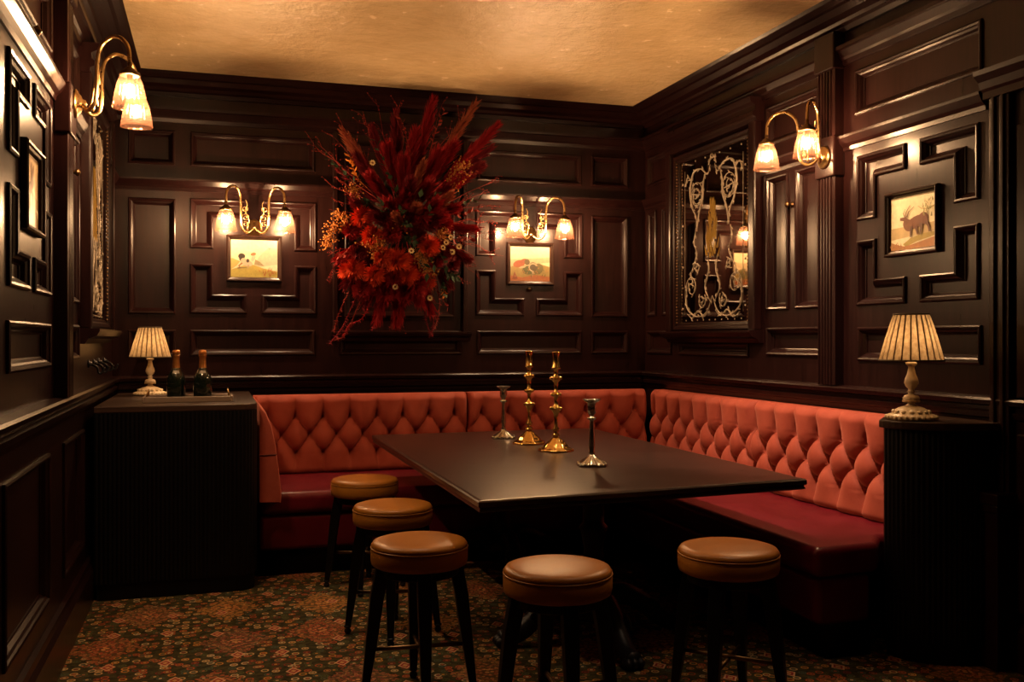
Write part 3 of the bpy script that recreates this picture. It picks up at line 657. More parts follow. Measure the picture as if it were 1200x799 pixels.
def back_section(L, nb, mp, first=0.5, H=0.52, z0=0.5, thick=0.055):
    """mp(s, n, z) -> world"""
    dep, bt = tuft(L, nb, H=H, first=first)
    ns, nz = int(L / 0.0085), 66
    vs, fs = [], []
    for j in range(nz + 1):
        z = H * j / nz
        for i in range(ns + 1):
            s = L * i / ns; vs.append(mp(s, thick + dep(s, z) + 0.02 * (1 - z / H), z0 + z))
    W = ns + 1
    fs = [(j * W + i, j * W + i + 1, (j + 1) * W + i + 1, (j + 1) * W + i) for j in range(nz) for i in range(ns)]
    o = len(vs)                               # close over the top, ends and bottom
    ring = [(0, i) for i in range(W)] + [(j, ns) for j in range(1, nz + 1)] + [(nz, i) for i in range(ns - 1, -1, -1)] + [(j, 0) for j in range(nz - 1, 0, -1)]
    for j, i in ring: vs.append(mp(L * i / ns, 0.0, z0 + H * j / nz))
    n = len(ring)
    for k in range(n):
        a, b = ring[k], ring[(k + 1) % n]
        fs.append((a[0] * W + a[1], o + k, o + (k + 1) % n, b[0] * W + b[1]))
    sec = wbuild(MB().add(vs, fs), 'backrest', 'velvet', bq, True)
    for s, z in bt:
        c = Vector(mp(s, thick + dep(s, z) + 0.02 * (1 - z / H) + 0.001, z0 + z)); 
        wbuild(MB().sphere(tuple(c), 0.010, 8, 6), 'button', 'velvet_dark', sec, True)
YBK, XBK = 6.74, 3.255        # back planes of the backrests
back_section(1.47, 8, lambda s, n, z: (0.255 + s, YBK - n, z))
back_section(1.385, 7, lambda s, n, z: (1.735 + s, YBK - n, z))
bq = bqb
back_section(1.425, 7.3, lambda s, n, z: (XBK - n, 5.20 + s, z), first=0.95)
back_section(1.45, 7.06, lambda s, n, z: (XBK - n, 3.74 + s, z), first=0.92)
bq = bqa
# timber ledge filling the gap behind the long back
wbuild(MB().box((0.255, 6.74, 0), (3.16, YB - 0.045, 0.985)), 'back_ledge', 'black_wood', bq)
# wing cushion against the cabinet
WG = [(0.0, 0.46), (0.118, 0.455), (0.122, 0.50), (0.115, 0.58), (0.102, 0.68), (0.088, 0.80), (0.066, 0.90), (0.036, 0.975), (0.004, 1.012), (0.0, 1.01)]
mb = MB(); k = len(WG); YW0, YW1 = 5.70, 6.66
for y, e in ((YW0, 0.006), (YW0 + 0.012, 0.0), (YW1, 0.0)): mb.v += [(0.254 + max(0, x - e), y, z - (e if z > 0.5 else -e)) for x, z in WG]
mb.f = [(a * k + i, a * k + (i + 1) % k, (a + 1) * k + (i + 1) % k, (a + 1) * k + i) for a in range(2) for i in range(k)] + [tuple(range(k)), tuple(range(3 * k - 1, 2 * k - 1, -1))]
wg = wbuild(mb, 'wing_cushion', 'velvet', bq, True, bevel=0.004)
wbuild(MB().tube([(0.254, 5.700, 0.73), (0.30, 5.697, 0.735), (0.350, 5.700, 0.735)], 0.004, 6), 'seam', 'velvet_dark', wg, True)
def cushion(x0, x1, y0, y1, z0=0.365, z1=0.497, nm='seat_cushion'):
    wbuild(MB().box((x0, y0, z0), (x1, y1, z1)), nm, 'red_leather', bq, True, bevel=0.045, seg=5)
cushion(0.256, 1.735, 5.80, 6.66); cushion(1.737, 3.15, 5.80, 6.66)
bq = bqb
wbuild(MB().prism([(2.475, 3.57), (2.81, 3.595), (2.93, 3.735), (3.165, 3.735), (3.165, 5.20), (2.475, 5.20)], 0.365, 0.497), 'seat_cushion', 'red_leather', bq, True, bevel=0.035, seg=5)
cushion(2.475, 3.165, 5.202, 5.798)
def facia(x0, x1, y0, y1, z0, z1, nm, mat, bv): wbuild(MB().box((x0, y0, z0), (x1, y1, z1)), nm, mat, bq, True, bevel=bv, seg=4)
bq = bqa
facia(0.256, 2.50, 5.83, 6.0, 0.15, 0.362, 'front_panel', 'red_leather', 0.03)
facia(0.256, 2.55, 5.87, 6.7, 0.0, 0.36, 'plinth', 'black_wood', 0)
bq = bqb
facia(2.50, 2.78, 3.60, 5.82, 0.15, 0.362, 'front_panel', 'red_leather', 0.03)
facia(2.56, 2.79, 3.62, 5.87, 0.0, 0.36, 'plinth', 'black_wood', 0)

# ------------------------------------------------------------------ end cabinets
def arc(cx, cy, r, a0, a1, n=10): return [(cx + r * math.cos(R(a0 + (a1 - a0) * i / n)), cy + r * math.sin(R(a0 + (a1 - a0) * i / n))) for i in range(n + 1)]
def reeded(poly, pitch=0.022, dep=0.005):
    out = []
    n = len(poly); per = 0
    for i in range(n):
        a, b = Vector(poly[i]), Vector(poly[(i + 1) % n]); L = (b - a).length
        if L < 1e-6: continue
        t = (b - a) / L; nn = Vector((t.y, -t.x)); k = max(1, int(L / (pitch / 4)))
        for j in range(k):
            s = per + L * j / k; p = a + t * (L * j / k) + nn * (dep * (abs(math.sin(pi * s / pitch)) - 1))
            out.append((p.x, p.y))
        per += L
    return out
def cabinet(loc, poly, top_poly, H, label, group):
    o = empty('end_cabinet', loc)
    MB().prism(reeded(poly), 0.09, H - 0.035).build('body', 'black_wood', o)
    MB().prism(inset(poly, 0.015), 0.0, 0.09).build('plinth', 'black_wood', o)
    MB().prism(top_poly, H - 0.035, H).build('counter_top', 'counter', o, bevel=0.006, seg=3)
    tag(o, label, 'cabinet', group); return o
x0, y0 = XL + 0.042, 5.55
ply = [(0, 0)] + arc(0.845 - 0.11, 0.11, 0.11, -90, 0) + [(0.845, 1.355), (0, 1.355)]
CT = 1.038
cabinet((x0, y0, 0), ply, inset(ply, -0.0), CT, 'black reeded cabinet with a rounded corner holding two bottles', 'end cabinets')
xr0, yr0 = 2.845, 3.33
pr = [(0.105, 0.39), (0.0, 0.275)] + [(0.355 - 0.355 * math.cos(R(a)), 0.27 - 0.27 * math.sin(R(a))) for a in range(0, 91, 6)] + [(0.372, 0.0), (0.372, 0.39)]
tp = [(0.085, 0.39), (-0.02, 0.28)] + [(0.355 - 0.378 * math.cos(R(a)), 0.27 - 0.292 * math.sin(R(a))) for a in range(4, 91, 6)] + [(0.40, -0.022), (0.40, 0.39)]
CR = 1.042
cabinet((xr0, yr0, 0), pr, tp, CR, 'tall black cabinet end beside the oxblood seat, holding only a lamp', 'end cabinets')

# ------------------------------------------------------------------ table lamps
def make_lamp():
    o = empty('table_lamp')
    sca = lambda a, k: 0.05 * abs(math.cos(7 * a)) if k in (1, 2, 3) else 0.0
    MB().lathe([(0.088, 0), (0.094, 0.004), (0.096, 0.014), (0.088, 0.022), (0.074, 0.028), (0.066, 0.040), (0.050, 0.050), (0.030, 0.056), (0.018, 0.060)], 84, (0, 0, 0), sca).build('base', 'ivory', o, True)
    pb = MB()
    for i in range(28): a = 2 * pi * i / 28; pb.sphere((0.097 * math.cos(a), 0.097 * math.sin(a), 0.012), 0.009, 6, 4)
    for i in range(14): a = 2 * pi * i / 14; pb.sphere((0.068 * math.cos(a), 0.068 * math.sin(a), 0.034), 0.012, 6, 4, (1, 1, 0.7))
    pb.build('base_beading', 'ivory', o, True)['kind'] = 'stuff'
    MB().lathe([(0.020, 0.052), (0.024, 0.058), (0.014, 0.066), (0.013, 0.070), (0.030, 0.078), (0.034, 0.090), (0.028, 0.100), (0.013, 0.106), (0.012, 0.112), (0.018, 0.116), (0.012, 0.121), (0.012, 0.128), (0.022, 0.138), (0.028, 0.152), (0.026, 0.168), (0.017, 0.190), (0.012, 0.215), (0.013, 0.222), (0.022, 0.229), (0.022, 0.236), (0.012, 0.241), (0.012, 0.262), (0.0, 0.262)], 24).build('stem', 'ivory', o, True)
    MB().lathe([(0.035, 0.0735), (0.036, 0.079), (0.034, 0.083)], 24).build('gilt_band', 'ivory_worn', o, True)
    pleat = lambda a, k: 0.05 * abs(math.sin(11 * a)) - 0.03
    MB().lathe([(0.125, 0.245), (0.118, 0.27), (0.102, 0.33), (0.084, 0.39), (0.068, 0.437)], 272, (0, 0, 0), pleat).build('lamp_shade', 'fabric', o, True)
    fd = MB()  # dark strips in the pleat valleys, painting in the shadow of the folds
    for i in range(22):
        a = 2 * pi * i / 22; fd.tube([((r - 0.0025) * math.cos(a), (r - 0.0025) * math.sin(a), z) for r, z in ((0.1225, 0.246), (0.115, 0.27), (0.0995, 0.33), (0.082, 0.39), (0.0665, 0.436))], 0.0036, 5)
    fd.build('fold_shadow_strips', 'fold_shadow', o, True)['kind'] = 'stuff'
    for r, z in ((0.126, 0.246), (0.0685, 0.436)):
        MB().tube([(r * math.cos(2 * pi * i / 40), r * math.sin(2 * pi * i / 40), z) for i in range(41)], 0.0042, 6).build('shade_braid', 'braid', o, True)
    MB().sphere((0, 0, 0.325), 0.022, 12, 8, (1, 1, 1.3)).build('bulb', 'bulb_dim', o, True)
    MB().lathe([(0.0, 0.26), (0.012, 0.26), (0.012, 0.30), (0, 0.30)], 12).build('lamp_socket', 'dark_brass', o, True)
    return o
lm = make_lamp(); lm.location = (atD(176, 6.2, CT)); tag(lm, 'ivory table lamp with pleated shade beside the two bottles', 'table lamp', 'pleated table lamps')
lm2 = copy_tree(lm); lm2.location = atD(1068, 4.27, CR); lm2.scale = (1.07, 1.07, 1.07); tag(lm2, 'ivory table lamp with pleated shade alone on the tall cabinet end', 'table lamp', 'pleated table lamps')

# ------------------------------------------------------------------ tray and bottles
tc = atD(221, 5.62, CT)
tr = empty('serving_tray', tc)
MB().box((-0.235, -0.11, 0), (0.235, 0.13, 0.012)).build('tray_floor', 'counter', tr, bevel=0.003)
for a, b in (((-0.235, -0.12, 0), (0.235, -0.108, 0.032)), ((-0.235, 0.128, 0), (0.235, 0.14, 0.032)), ((-0.247, -0.12, 0), (-0.235, 0.14, 0.032)), ((0.235, -0.12, 0), (0.247, 0.14, 0.032))):
    MB().box(a, b).build('tray_rim', flat('tray_rim_tone', (0.20, 0.14, 0.10), 0.4) if 'tray_rim_tone' not in bpy.data.materials else bpy.data.materials['tray_rim_tone'], tr, bevel=0.003)  # rim in one even tone, lighter than the tray floor
for sg in (-1, 1):
    MB().tube(crom([(sg * 0.225, -0.05, 0.03), (sg * 0.22, -0.045, 0.06), (sg * 0.22, 0.01, 0.066), (sg * 0.22, 0.065, 0.06), (sg * 0.225, 0.07, 0.03)], 6), 0.005, 8).build('tray_handle', 'brass', tr, True)
tag(tr, 'low serving tray under the two foil-necked bottles', 'tray')
gls = NT('bottle_glass').p(base=(0.006, 0.010, 0.006), rough=0.08, coat=0.6).m
foil = NT('orange_gold_foil'); n_ = foil.noise(foil.coord(), 60, 3); foil.p(base=(0.62, 0.25, 0.07), rough=0.32, metal=0.85); foil.bump(n_, 0.4, 0.003)
M['foil'] = foil.m
def make_bottle():
    o = empty('champagne_bottle')
    MB().lathe([(0.0, 0.0), (0.048, 0.0), (0.052, 0.006), (0.052, 0.10), (0.049, 0.125), (0.040, 0.148), (0.028, 0.168), (0.020, 0.184), (0.016, 0.20), (0, 0.2)], 28).build('glass_body', gls, o, True)
    MB().lathe([(0.0235, 0.172), (0.0215, 0.182), (0.0205, 0.20), (0.0185, 0.228), (0.0185, 0.243), (0.0215, 0.247), (0.0215, 0.256), (0.019, 0.259), (0.0215, 0.262), (0.0225, 0.273), (0.018, 0.284), (0.0, 0.286)], 24).build('foil_neck', 'foil', o, True)
    MB().tube([(0.023 * math.cos(2 * pi * i / 24), 0.023 * math.sin(2 * pi * i / 24), 0.258) for i in range(25)], 0.0016, 5).build('wire_ring', 'dark_brass', o, True)
    lb = MB(); n = 12; vs = []
    for z, r in ((0.150, 0.0395), (0.166, 0.0302)):
        for i in range(n + 1): a = R(-120 + 60 * i / n); vs.append((r * math.cos(a), r * math.sin(a), z))
    lb.add(vs, [(i, i + 1, n + 2 + i, n + 1 + i) for i in range(n)]); lb.build('shoulder_label', flat('bottle_label', (0.30, 0.28, 0.25), 0.5), o)
    return o
b0 = make_bottle(); z = CT + 0.0125
b0.location = atD(206.5, 5.62, z); tag(b0, 'dark bottle with orange gold foil neck on the tray, nearer the lamp', 'bottle', 'foil-necked bottles on the tray')
b1 = copy_tree(b0); b1.location = atD(237.5, 5.62, z); tag(b1, 'dark bottle with orange gold foil neck on the tray, farther from the lamp', 'bottle', 'foil-necked bottles on the tray')

# ------------------------------------------------------------------ table
TZ = 0.77
tb = empty('dining_table', (1.7, 4.9, 0))
TC = [(0.985, 3.62), (2.557, 3.76), (2.557, 6.36), (0.994, 6.32)]
tl = [(x - 1.7, y - 4.9) for x, y in TC]
mb = MB(); EP = [(0.012, TZ - 0.05), (0.004, TZ - 0.045), (0.010, TZ - 0.032), (0.0, TZ - 0.026), (0.0, TZ - 0.008), (0.006, TZ - 0.002), (0.016, TZ)]
for t, zz in EP: mb.v += [(x, y, zz) for x, y in inset(tl, t)]
mb.f = [(a * 4 + i, a * 4 + (i + 1) % 4, (a + 1) * 4 + (i + 1) % 4, (a + 1) * 4 + i) for a in range(len(EP) - 1) for i in range(4)] + [(3, 2, 1, 0), tuple((len(EP) - 1) * 4 + i for i in range(4))]
mb.build('table_top', 'table', tb)
tag(tb, 'large dark oak table with cast iron pedestals holding the candlesticks', 'table')
for yy in (-0.70, 0.80):
    MB().lathe([(0.10, 0.10), (0.11, 0.13), (0.075, 0.16), (0.06, 0.20), (0.07, 0.26), (0.055, 0.30), (0.045, 0.42), (0.06, 0.50), (0.07, 0.52), (0.05, 0.54), (0.05, 0.62), (0.12, 0.68), (0.16, 0.715)], 24, (0, yy, 0)).build('pedestal', 'iron', tb, True)
    MB().box((-0.33, yy - 0.05, 0.69), (0.33, yy + 0.05, 0.72)).build('bearer', 'iron', tb, bevel=0.005)
    for k in range(4):
        m = Matrix.Translation((0, yy, 0)) @ Matrix.Rotation(k * pi / 2, 4, 'Z')
        mb = MB().tube(crom([(0.04, 0, 0.17), (0.14, 0, 0.20), (0.25, 0, 0.15), (0.34, 0, 0.075), (0.40, 0, 0.045), (0.46, 0, 0.04)], 6), lambda t: 0.055 - 0.018 * t, 10)
        mb.v = [(x, y, max(0.0, z)) for x, y, z in mb.v]; ft = mb.xf(m).build('foot', 'iron', tb, True)
        for sg in (-1, 1):
            or_ = MB()
            pts = [(0.27 + (0.05 - 0.04 * i / 23) * math.cos(3.4 * pi * i / 23), sg * 0.045, 0.13 + (0.05 - 0.04 * i / 23) * math.sin(3.4 * pi * i / 23)) for i in range(24)]
            or_.tube(pts, 0.009, 6)
            or_.xf(m).build('foot_scroll', 'iron', ft, True)
        for i in range(3): MB().sphere((0.45, (i - 1) * 0.028, 0.026), 0.026, 8, 6, (1.4, 0.8, 1)).xf(m).build('toe', 'iron', ft, True)

# ------------------------------------------------------------------ bar stools
def make_stool():
    o = empty('bar_stool'); H = 0.617
    MB().lathe([(0.0, H - 0.098), (0.175, H - 0.098), (0.186, H - 0.092), (0.190, H - 0.075), (0.190, H - 0.036), (0.186, H - 0.030), (0.186, H - 0.027), (0.189, H - 0.020), (0.180, H - 0.007), (0.160, H - 0.001), (0.10, H + 0.004), (0.0, H + 0.006)], 56).build('seat', 'tan', o, True)
    MB().tube([(0.1885 * math.cos(2 * pi * i / 56), 0.1885 * math.sin(2 * pi * i / 56), H - 0.0285) for i in range(57)], 0.0032, 6).build('piping', 'tan', o, True)
    MB().lathe([(0.0, H - 0.135), (0.15, H - 0.135), (0.155, H - 0.13), (0.155, H - 0.098), (0, H - 0.098)], 32).build('seat_ring', 'black_wood', o)
    for k in range(4):
        a = R(45 + 90 * k); m = Matrix.Rotation(a, 4, 'Z'); vs = []
        for r, z, hw in ((0.213, 0.03, 0.014), (0.190, 0.20, 0.021), (0.165, 0.40, 0.026), (0.142, H - 0.10, 0.026)):
            vs += [(r - hw, -hw, z), (r + hw, -hw, z), (r + hw, hw, z), (r - hw, hw, z)]
        lg = MB().add(vs, [(j * 4 + i, j * 4 + (i + 1) % 4, j * 4 + 4 + (i + 1) % 4, j * 4 + 4 + i) for j in range(3) for i in range(4)] + [(3, 2, 1, 0), (12, 13, 14, 15)]).xf(m).build('leg', 'black_wood', o, bevel=0.004)
        MB().lathe([(0.0, 0.0), (0.011, 0.001), (0.017, 0.010), (0.016, 0.020), (0.010, 0.026), (0.018, 0.032), (0.018, 0.04), (0, 0.04)], 14, (0.214, 0, 0)).xf(m).build('foot', M['iron'], lg, True)
    for k in range(2):
        MB().tube([(-0.195, 0, 0.185), (0.195, 0, 0.185)], 0.0085, 8).xf(Matrix.Rotation(R(45 + 90 * k), 4, 'Z') @ Matrix.Translation((0, 0, 0.010 * k))).build('stretcher', 'dark_brass', o, True)
    return o
st = make_stool()
for i, (x, d, rz, lb) in enumerate(((427.5, 5.45, 30, 'tan leather stool closest to the oxblood bench front'), (460.5, 4.60, 32, 'tan leather stool between two others along the table side'), (491.5, 3.78, 40, 'tan leather stool beside the table corner, last of its row of three'),
                                   (653.5, 3.35, 40, 'tan leather stool at the table end, in front of the iron foot'), (853.5, 3.66, 0, 'tan leather stool at the table end beside the oxblood seat corner'))):
    o = st if i == 0 else copy_tree(st)
    p = atD(x, d, 0); o.location = p; o.rotation_euler = (0, 0, R(rz)); tag(o, lb, 'stool', 'tan leather bar stools')

# ------------------------------------------------------------------ candlesticks
def tall_stick():
    o = empty('candlestick')
    oct_ = lambda a, k: 0.03 * math.cos(8 * a) if k < 6 else 0
    MB().lathe([(0.098, 0), (0.100, 0.006), (0.094, 0.014), (0.090, 0.016), (0.070, 0.024), (0.066, 0.034), (0.048, 0.052), (0.034, 0.062), (0.030, 0.070), (0.016, 0.078)], 64, (0, 0, 0), oct_).build('base', 'polished', o, True)
    MB().lathe([(0.014, 0.076), (0.022, 0.086), (0.022, 0.094), (0.012, 0.102), (0.020, 0.118), (0.020, 0.126), (0.011, 0.138), (0.012, 0.19), (0.016, 0.215), (0.026, 0.228), (0.030, 0.242), (0.018, 0.254), (0.011, 0.262), (0.012, 0.30), (0.024, 0.312), (0.024, 0.324), (0.011, 0.334), (0.012, 0.385), (0.026, 0.398), (0.029, 0.410), (0.014, 0.424), (0.012, 0.455), (0.024, 0.462), (0.026, 0.468), (0.020, 0.474), (0.021, 0.545), (0.024, 0.552), (0.024, 0.558), (0.014, 0.558), (0.013, 0.50), (0, 0.50)], 28).build('stem', 'polished', o, True)
    rb = MB()
    for zc, r in ((0.240, 0.029), (0.318, 0.024), (0.408, 0.028)):
        for i in range(10): a = 2 * pi * i / 10; rb.sphere((r * math.cos(a), r * math.sin(a), zc), 0.0075, 6, 4, (1, 1, 1.3))
    rb.build('knop_beading', 'polished', o, True)['kind'] = 'stuff'
    return o
def short_stick():
    o = empty('candlestick'); sq = lambda a, k: (0.10 * math.cos(4 * a) + 0.05 * math.cos(12 * a)) if k < 5 else 0
    MB().lathe([(0.076, 0), (0.080, 0.006), (0.072, 0.014), (0.052, 0.026), (0.036, 0.036), (0.022, 0.046), (0.014, 0.056)], 72, (0, 0, 0), sq).build('base', 'silver', o, True)
    gd = MB()
    for i in range(24): a = 2 * pi * i / 24; gd.sphere((0.072 * math.cos(a) * (1 + 0.10 * math.cos(4 * a)), 0.072 * math.sin(a) * (1 + 0.10 * math.cos(4 * a)), 0.011), 0.009, 6, 4, (1, 1, 0.7))
    gd.build('base_gadroon', 'silver', o, True)['kind'] = 'stuff'
    MB().lathe([(0.013, 0.054), (0.017, 0.062), (0.013, 0.07), (0.016, 0.10), (0.0135, 0.16), (0.0105, 0.222), (0.012, 0.226), (0.024, 0.232), (0.024, 0.238), (0.012, 0.243), (0.011, 0.25), (0.021, 0.262), (0.024, 0.285), (0.020, 0.31), (0.030, 0.316), (0.044, 0.326), (0.046, 0.330), (0.018, 0.327), (0.0, 0.315)], 28).build('stem', 'silver', o, True)
    return o
ts = tall_stick(); ts.location = atD(620, 5.80, TZ); tag(ts, 'tall brass candlestick beside the small silver one farther along the table', 'candlestick', 'brass candlesticks')
t2 = copy_tree(ts); t2.location = atD(651.5, 5.42, TZ); t2.rotation_euler = (0, 0, 0.3); tag(t2, 'tall brass candlestick nearer the table end with two stools', 'candlestick', 'brass candlesticks')
ss = short_stick(); ss.location = atD(590, 6.12, TZ); ss.rotation_euler = (0, 0, 0.5); tag(ss, 'short silver candlestick next to the bench back, behind the brass pair', 'candlestick', 'silver candlesticks')
s2 = copy_tree(ss); s2.location = atD(693.5, 4.80, TZ); tag(s2, 'short silver candlestick standing nearest the table end', 'candlestick', 'silver candlesticks')

# ------------------------------------------------------------------ hanging flower arrangement
rg = random.Random(11)
FO = Vector((1.30, 6.80, 2.30))
fa = empty('flower_arrangement', FO)
tag(fa, 'huge dried red and orange flower arrangement with feathery plumes hanging on the wall', 'flower arrangement')
def petal(name, c, c2=None, rough=0.8):
    t = NT(name); n = t.noise(t.coord(), 25, 3)
    t.p(base=t.mix(n, (*c, 1), (*(c2 or [x * 1.6 for x in c]), 1)), rough=rough, spec=0.2)
    return t.m
FM = {'crim': petal('crimson_plume', (0.22, 0.006, 0.010), (0.42, 0.018, 0.022)), 'burg': petal('burgundy_plume', (0.10, 0.006, 0.010), (0.24, 0.014, 0.02)),
      'rust': petal('rust_plume', (0.30, 0.07, 0.035), (0.48, 0.14, 0.07)), 'scar': petal('scarlet_bloom', (0.52, 0.035, 0.010), (0.75, 0.09, 0.022)),
      'gold': petal('gold_statice', (0.30, 0.10, 0.02), (0.45, 0.19, 0.045)), 'cream': petal('cream_petal', (0.62, 0.46, 0.20), (0.75, 0.6, 0.34)),
      'green': petal('dark_leaf', (0.012, 0.025, 0.014), (0.04, 0.07, 0.035)), 'twig': petal('red_twig', (0.14, 0.012, 0.010), (0.26, 0.03, 0.02)),
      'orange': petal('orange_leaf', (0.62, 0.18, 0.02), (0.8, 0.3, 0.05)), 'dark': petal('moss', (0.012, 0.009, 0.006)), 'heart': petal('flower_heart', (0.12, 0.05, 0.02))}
def fpt(px, py, out): return atY(px, py, YB - out) - FO
def basis(t):
    t = t.normalized(); a = t.orthogonal().normalized(); return a, t.cross(a).normalized()
def plume(base, tip, w, mat, n=430):
    mb = MB(); ax = tip - base; L = ax.length
    bend = Vector((rg.uniform(-.05, .05), rg.uniform(-.04, .02), -0.04)) * L
    P = lambda t: base + ax * t + bend * (t * t)
    mb.tube([P(i / 8) for i in range(9)], lambda t: 0.004 * (1 - 0.7 * t), 4)
    for i in range(n):
        t = 0.28 + 0.72 * rg.random() ** 0.9; p = P(t); tg = (P(min(1.05, t + .05)) - P(t - .05)).normalized(); a, b = basis(tg)
        q = rg.uniform(0, 2 * pi); rad = a * math.cos(q) + b * math.sin(q)
        l = w * (0.5 + 0.7 * rg.random()) * (math.sin(pi * min(1, (t - 0.2) / 0.85)) ** 0.6 * 0.8 + 0.25)
        e = p + rad * l * 0.55 + tg * l * 1.3 + Vector((0, 0, -0.12 * l)); sd = tg.cross(rad) * 0.0030
        mb.add([p - sd, p + sd, (p + e) / 2 + sd * 1.1 + rad * l * 0.08, e, (p + e) / 2 - sd * 1.1 + rad * l * 0.08], [(0, 1, 2, 3, 4)])
    mb.build('plume', FM[mat], fa)
def bloom(c, r, mat, n=620, dirn=None):
    mb = MB(); dirn = dirn or Vector((0, -1, 0))
    for i in range(n):
        d = Vector((rg.gauss(0, 1), rg.gauss(0, 1), rg.gauss(0, 1))).normalized()
        if d.dot(dirn) < -0.3: d = -d
        l = r * rg.uniform(0.6, 1.15); a, b = basis(d); sd = a * 0.0028
        p = c + d * r * 0.1; e = c + d * l + dirn * r * 0.25 + Vector((0, 0, -0.15 * r)) * rg.random()
        mb.add([p - sd, p + sd, c + d * l * 0.7 + sd * 1.4, e, c + d * l * 0.7 - sd * 1.4], [(0, 1, 2, 3, 4)])
    mb.build('feather_bloom', FM[mat], fa)
def cluster(c, r, mat, n=70, nm='berry_cluster'):
    mb = MB()
    for i in range(n):
        d = Vector((rg.gauss(0, 1), rg.gauss(0, .7), rg.gauss(0, 1))) * r * 0.5
        mb.sphere(tuple(c + d), rg.uniform(0.004, 0.008), 6, 4)
        if i % 4 == 0: mb.tube([c + Vector((0, 0.06, 0)), c + d], 0.0015, 3)
    mb.build(nm, FM[mat], fa)['kind'] = 'stuff'
def daisy(c, r=0.026):
    d = Vector((rg.uniform(-.4, .4), -1, rg.uniform(-.2, .5))).normalized(); a, b = basis(d); mb = MB()
    for i in range(12):
        q = 2 * pi * i / 12; u = a * math.cos(q) + b * math.sin(q); v = d.cross(u)
        mb.add([c, c + u * r * 0.55 - v * r * 0.2 + d * 0.003, c + u * r + d * 0.006, c + u * r * 0.55 + v * r * 0.2 + d * 0.003], [(0, 1, 2, 3)])
    o = mb.build('daisy', FM['cream'], fa)
    MB().sphere(tuple(c + d * 0.003), r * 0.34, 8, 5).build('flower_heart', FM['heart'], o, True)
def spray(base, tip, mat, leaf=0.05, n=12, nm='leaf_spray'):
    mb = MB(); ax = tip - base; bend = Vector((rg.uniform(-.1, .1), rg.uniform(-.1, .05), rg.uniform(-.12, .05))) * ax.length
    P = lambda t: base + ax * t + bend * math.sin(pi * t)
    mb.tube([P(i / 8) for i in range(9)], lambda t: 0.003 * (1 - 0.6 * t), 4)
    for i in range(n):
        t = 0.25 + 0.75 * (i + 1) / n; p = P(t); tg = (P(t) - P(t - .05)).normalized(); a, b = basis(tg)
        q = i * 2.4 + rg.uniform(-.4, .4); rad = a * math.cos(q) + b * math.sin(q); d = (rad * 0.8 + tg * 0.7).normalized(); l = leaf * rg.uniform(0.7, 1.2)
        s = d.cross(tg).normalized() * l * 0.28
        mb.add([p, p + d * l * 0.45 + s, p + d * l, p + d * l * 0.45 - s, p + d * l * 0.5 + tg.cross(s) * 0.3], [(0, 1, 4), (1, 2, 4), (2, 3, 4), (3, 0, 4)])
    mb.build(nm, FM[mat], fa)
def strand(pts, mat, fuzz=0.022, n=120, nm='trailing_strand'):
    P = crom(pts, 8); mb = MB().tube(P, 0.003, 4)
    for i in range(n):
        p = P[int(len(P) * (0.1 + 0.9 * rg.random())) % len(P)]; d = Vector((rg.gauss(0, 1), rg.gauss(0, 1), rg.gauss(0, 1) - 0.8)).normalized(); l = fuzz * rg.uniform(0.5, 1.6)
        a, b = basis(d); a *= 0.0028
        mb.add([p - a, p + a, p + d * l], [(0, 1, 2)])
    mb.build(nm, FM[mat], fa)
def twig(base, tip, mat='twig', n=6):
    mb = MB(); ax = tip - base; a, b = basis(ax); L = ax.length
    k = [base] + [base + ax * t + a * rg.uniform(-.04, .04) * L + b * rg.uniform(-.04, .04) * L for t in (0.3, 0.55, 0.8)] + [tip]
    P = crom(k, 6); mb.tube(P, lambda t: 0.0035 * (1 - 0.75 * t), 4)
    for i in range(n):
        p = P[rg.randint(8, len(P) - 2)]; d = (ax.normalized() + a * rg.uniform(-.9, .9) + b * rg.uniform(-.9, .9)).normalized(); l = L * rg.uniform(0.08, 0.22)
        m_ = p + d * l * 0.5 + Vector((0, 0, rg.uniform(-.02, .02)))
        mb.tube([p, m_, p + d * l], lambda t: 0.002 * (1 - 0.7 * t), 3)
        for j in range(2):
            q = p + d * l * (0.5 + 0.45 * j); mb.sphere(tuple(q), 0.005, 5, 4)
    mb.build('twig', FM[mat], fa)
for px, py, out, w, m_ in ((455, 235, .50, .09, 'crim'), (490, 240, .52, .08, 'rust'), (510, 235, .48, .09, 'crim'), (440, 250, .50, .08, 'burg'), (480, 210, .54, .09, 'burg'), (520, 250, .5, .08, 'crim'), (465, 250, .56, .07, 'rust'), (530, 225, .45, .07, 'rust')):
    plume(fpt(476, 275, .24), fpt(px, py, out), w, m_)
for px, py, out, r, m_ in ((480, 262, .46, .07, 'burg'), (470, 240, .46, .07, 'crim'), (490, 276, .46, .07, 'burg'), (452, 255, .46, .07, 'burg'), (505, 262, .44, .07, 'burg'), (518, 300, .40, .07, 'burg'), (530, 310, .34, .06, 'burg'), (462, 325, .42, .08, 'crim'), (420, 295, .36, .07, 'burg')):
    bloom(fpt(px, py, out), r, m_)
for x1, y1 in ((478, 262), (470, 245), (492, 232), (505, 246), (448, 240), (486, 282), (515, 318), (528, 322), (505, 330)):
    spray(fpt(476, 268, .32), fpt(x1, y1, .56), 'green', .06, 9)
MB().sphere(tuple(fpt(474, 262, 0.11)), 0.2, 14, 10, (1.15, 0.45, 1.9)).build('moss_core', FM['dark'], fa, True)
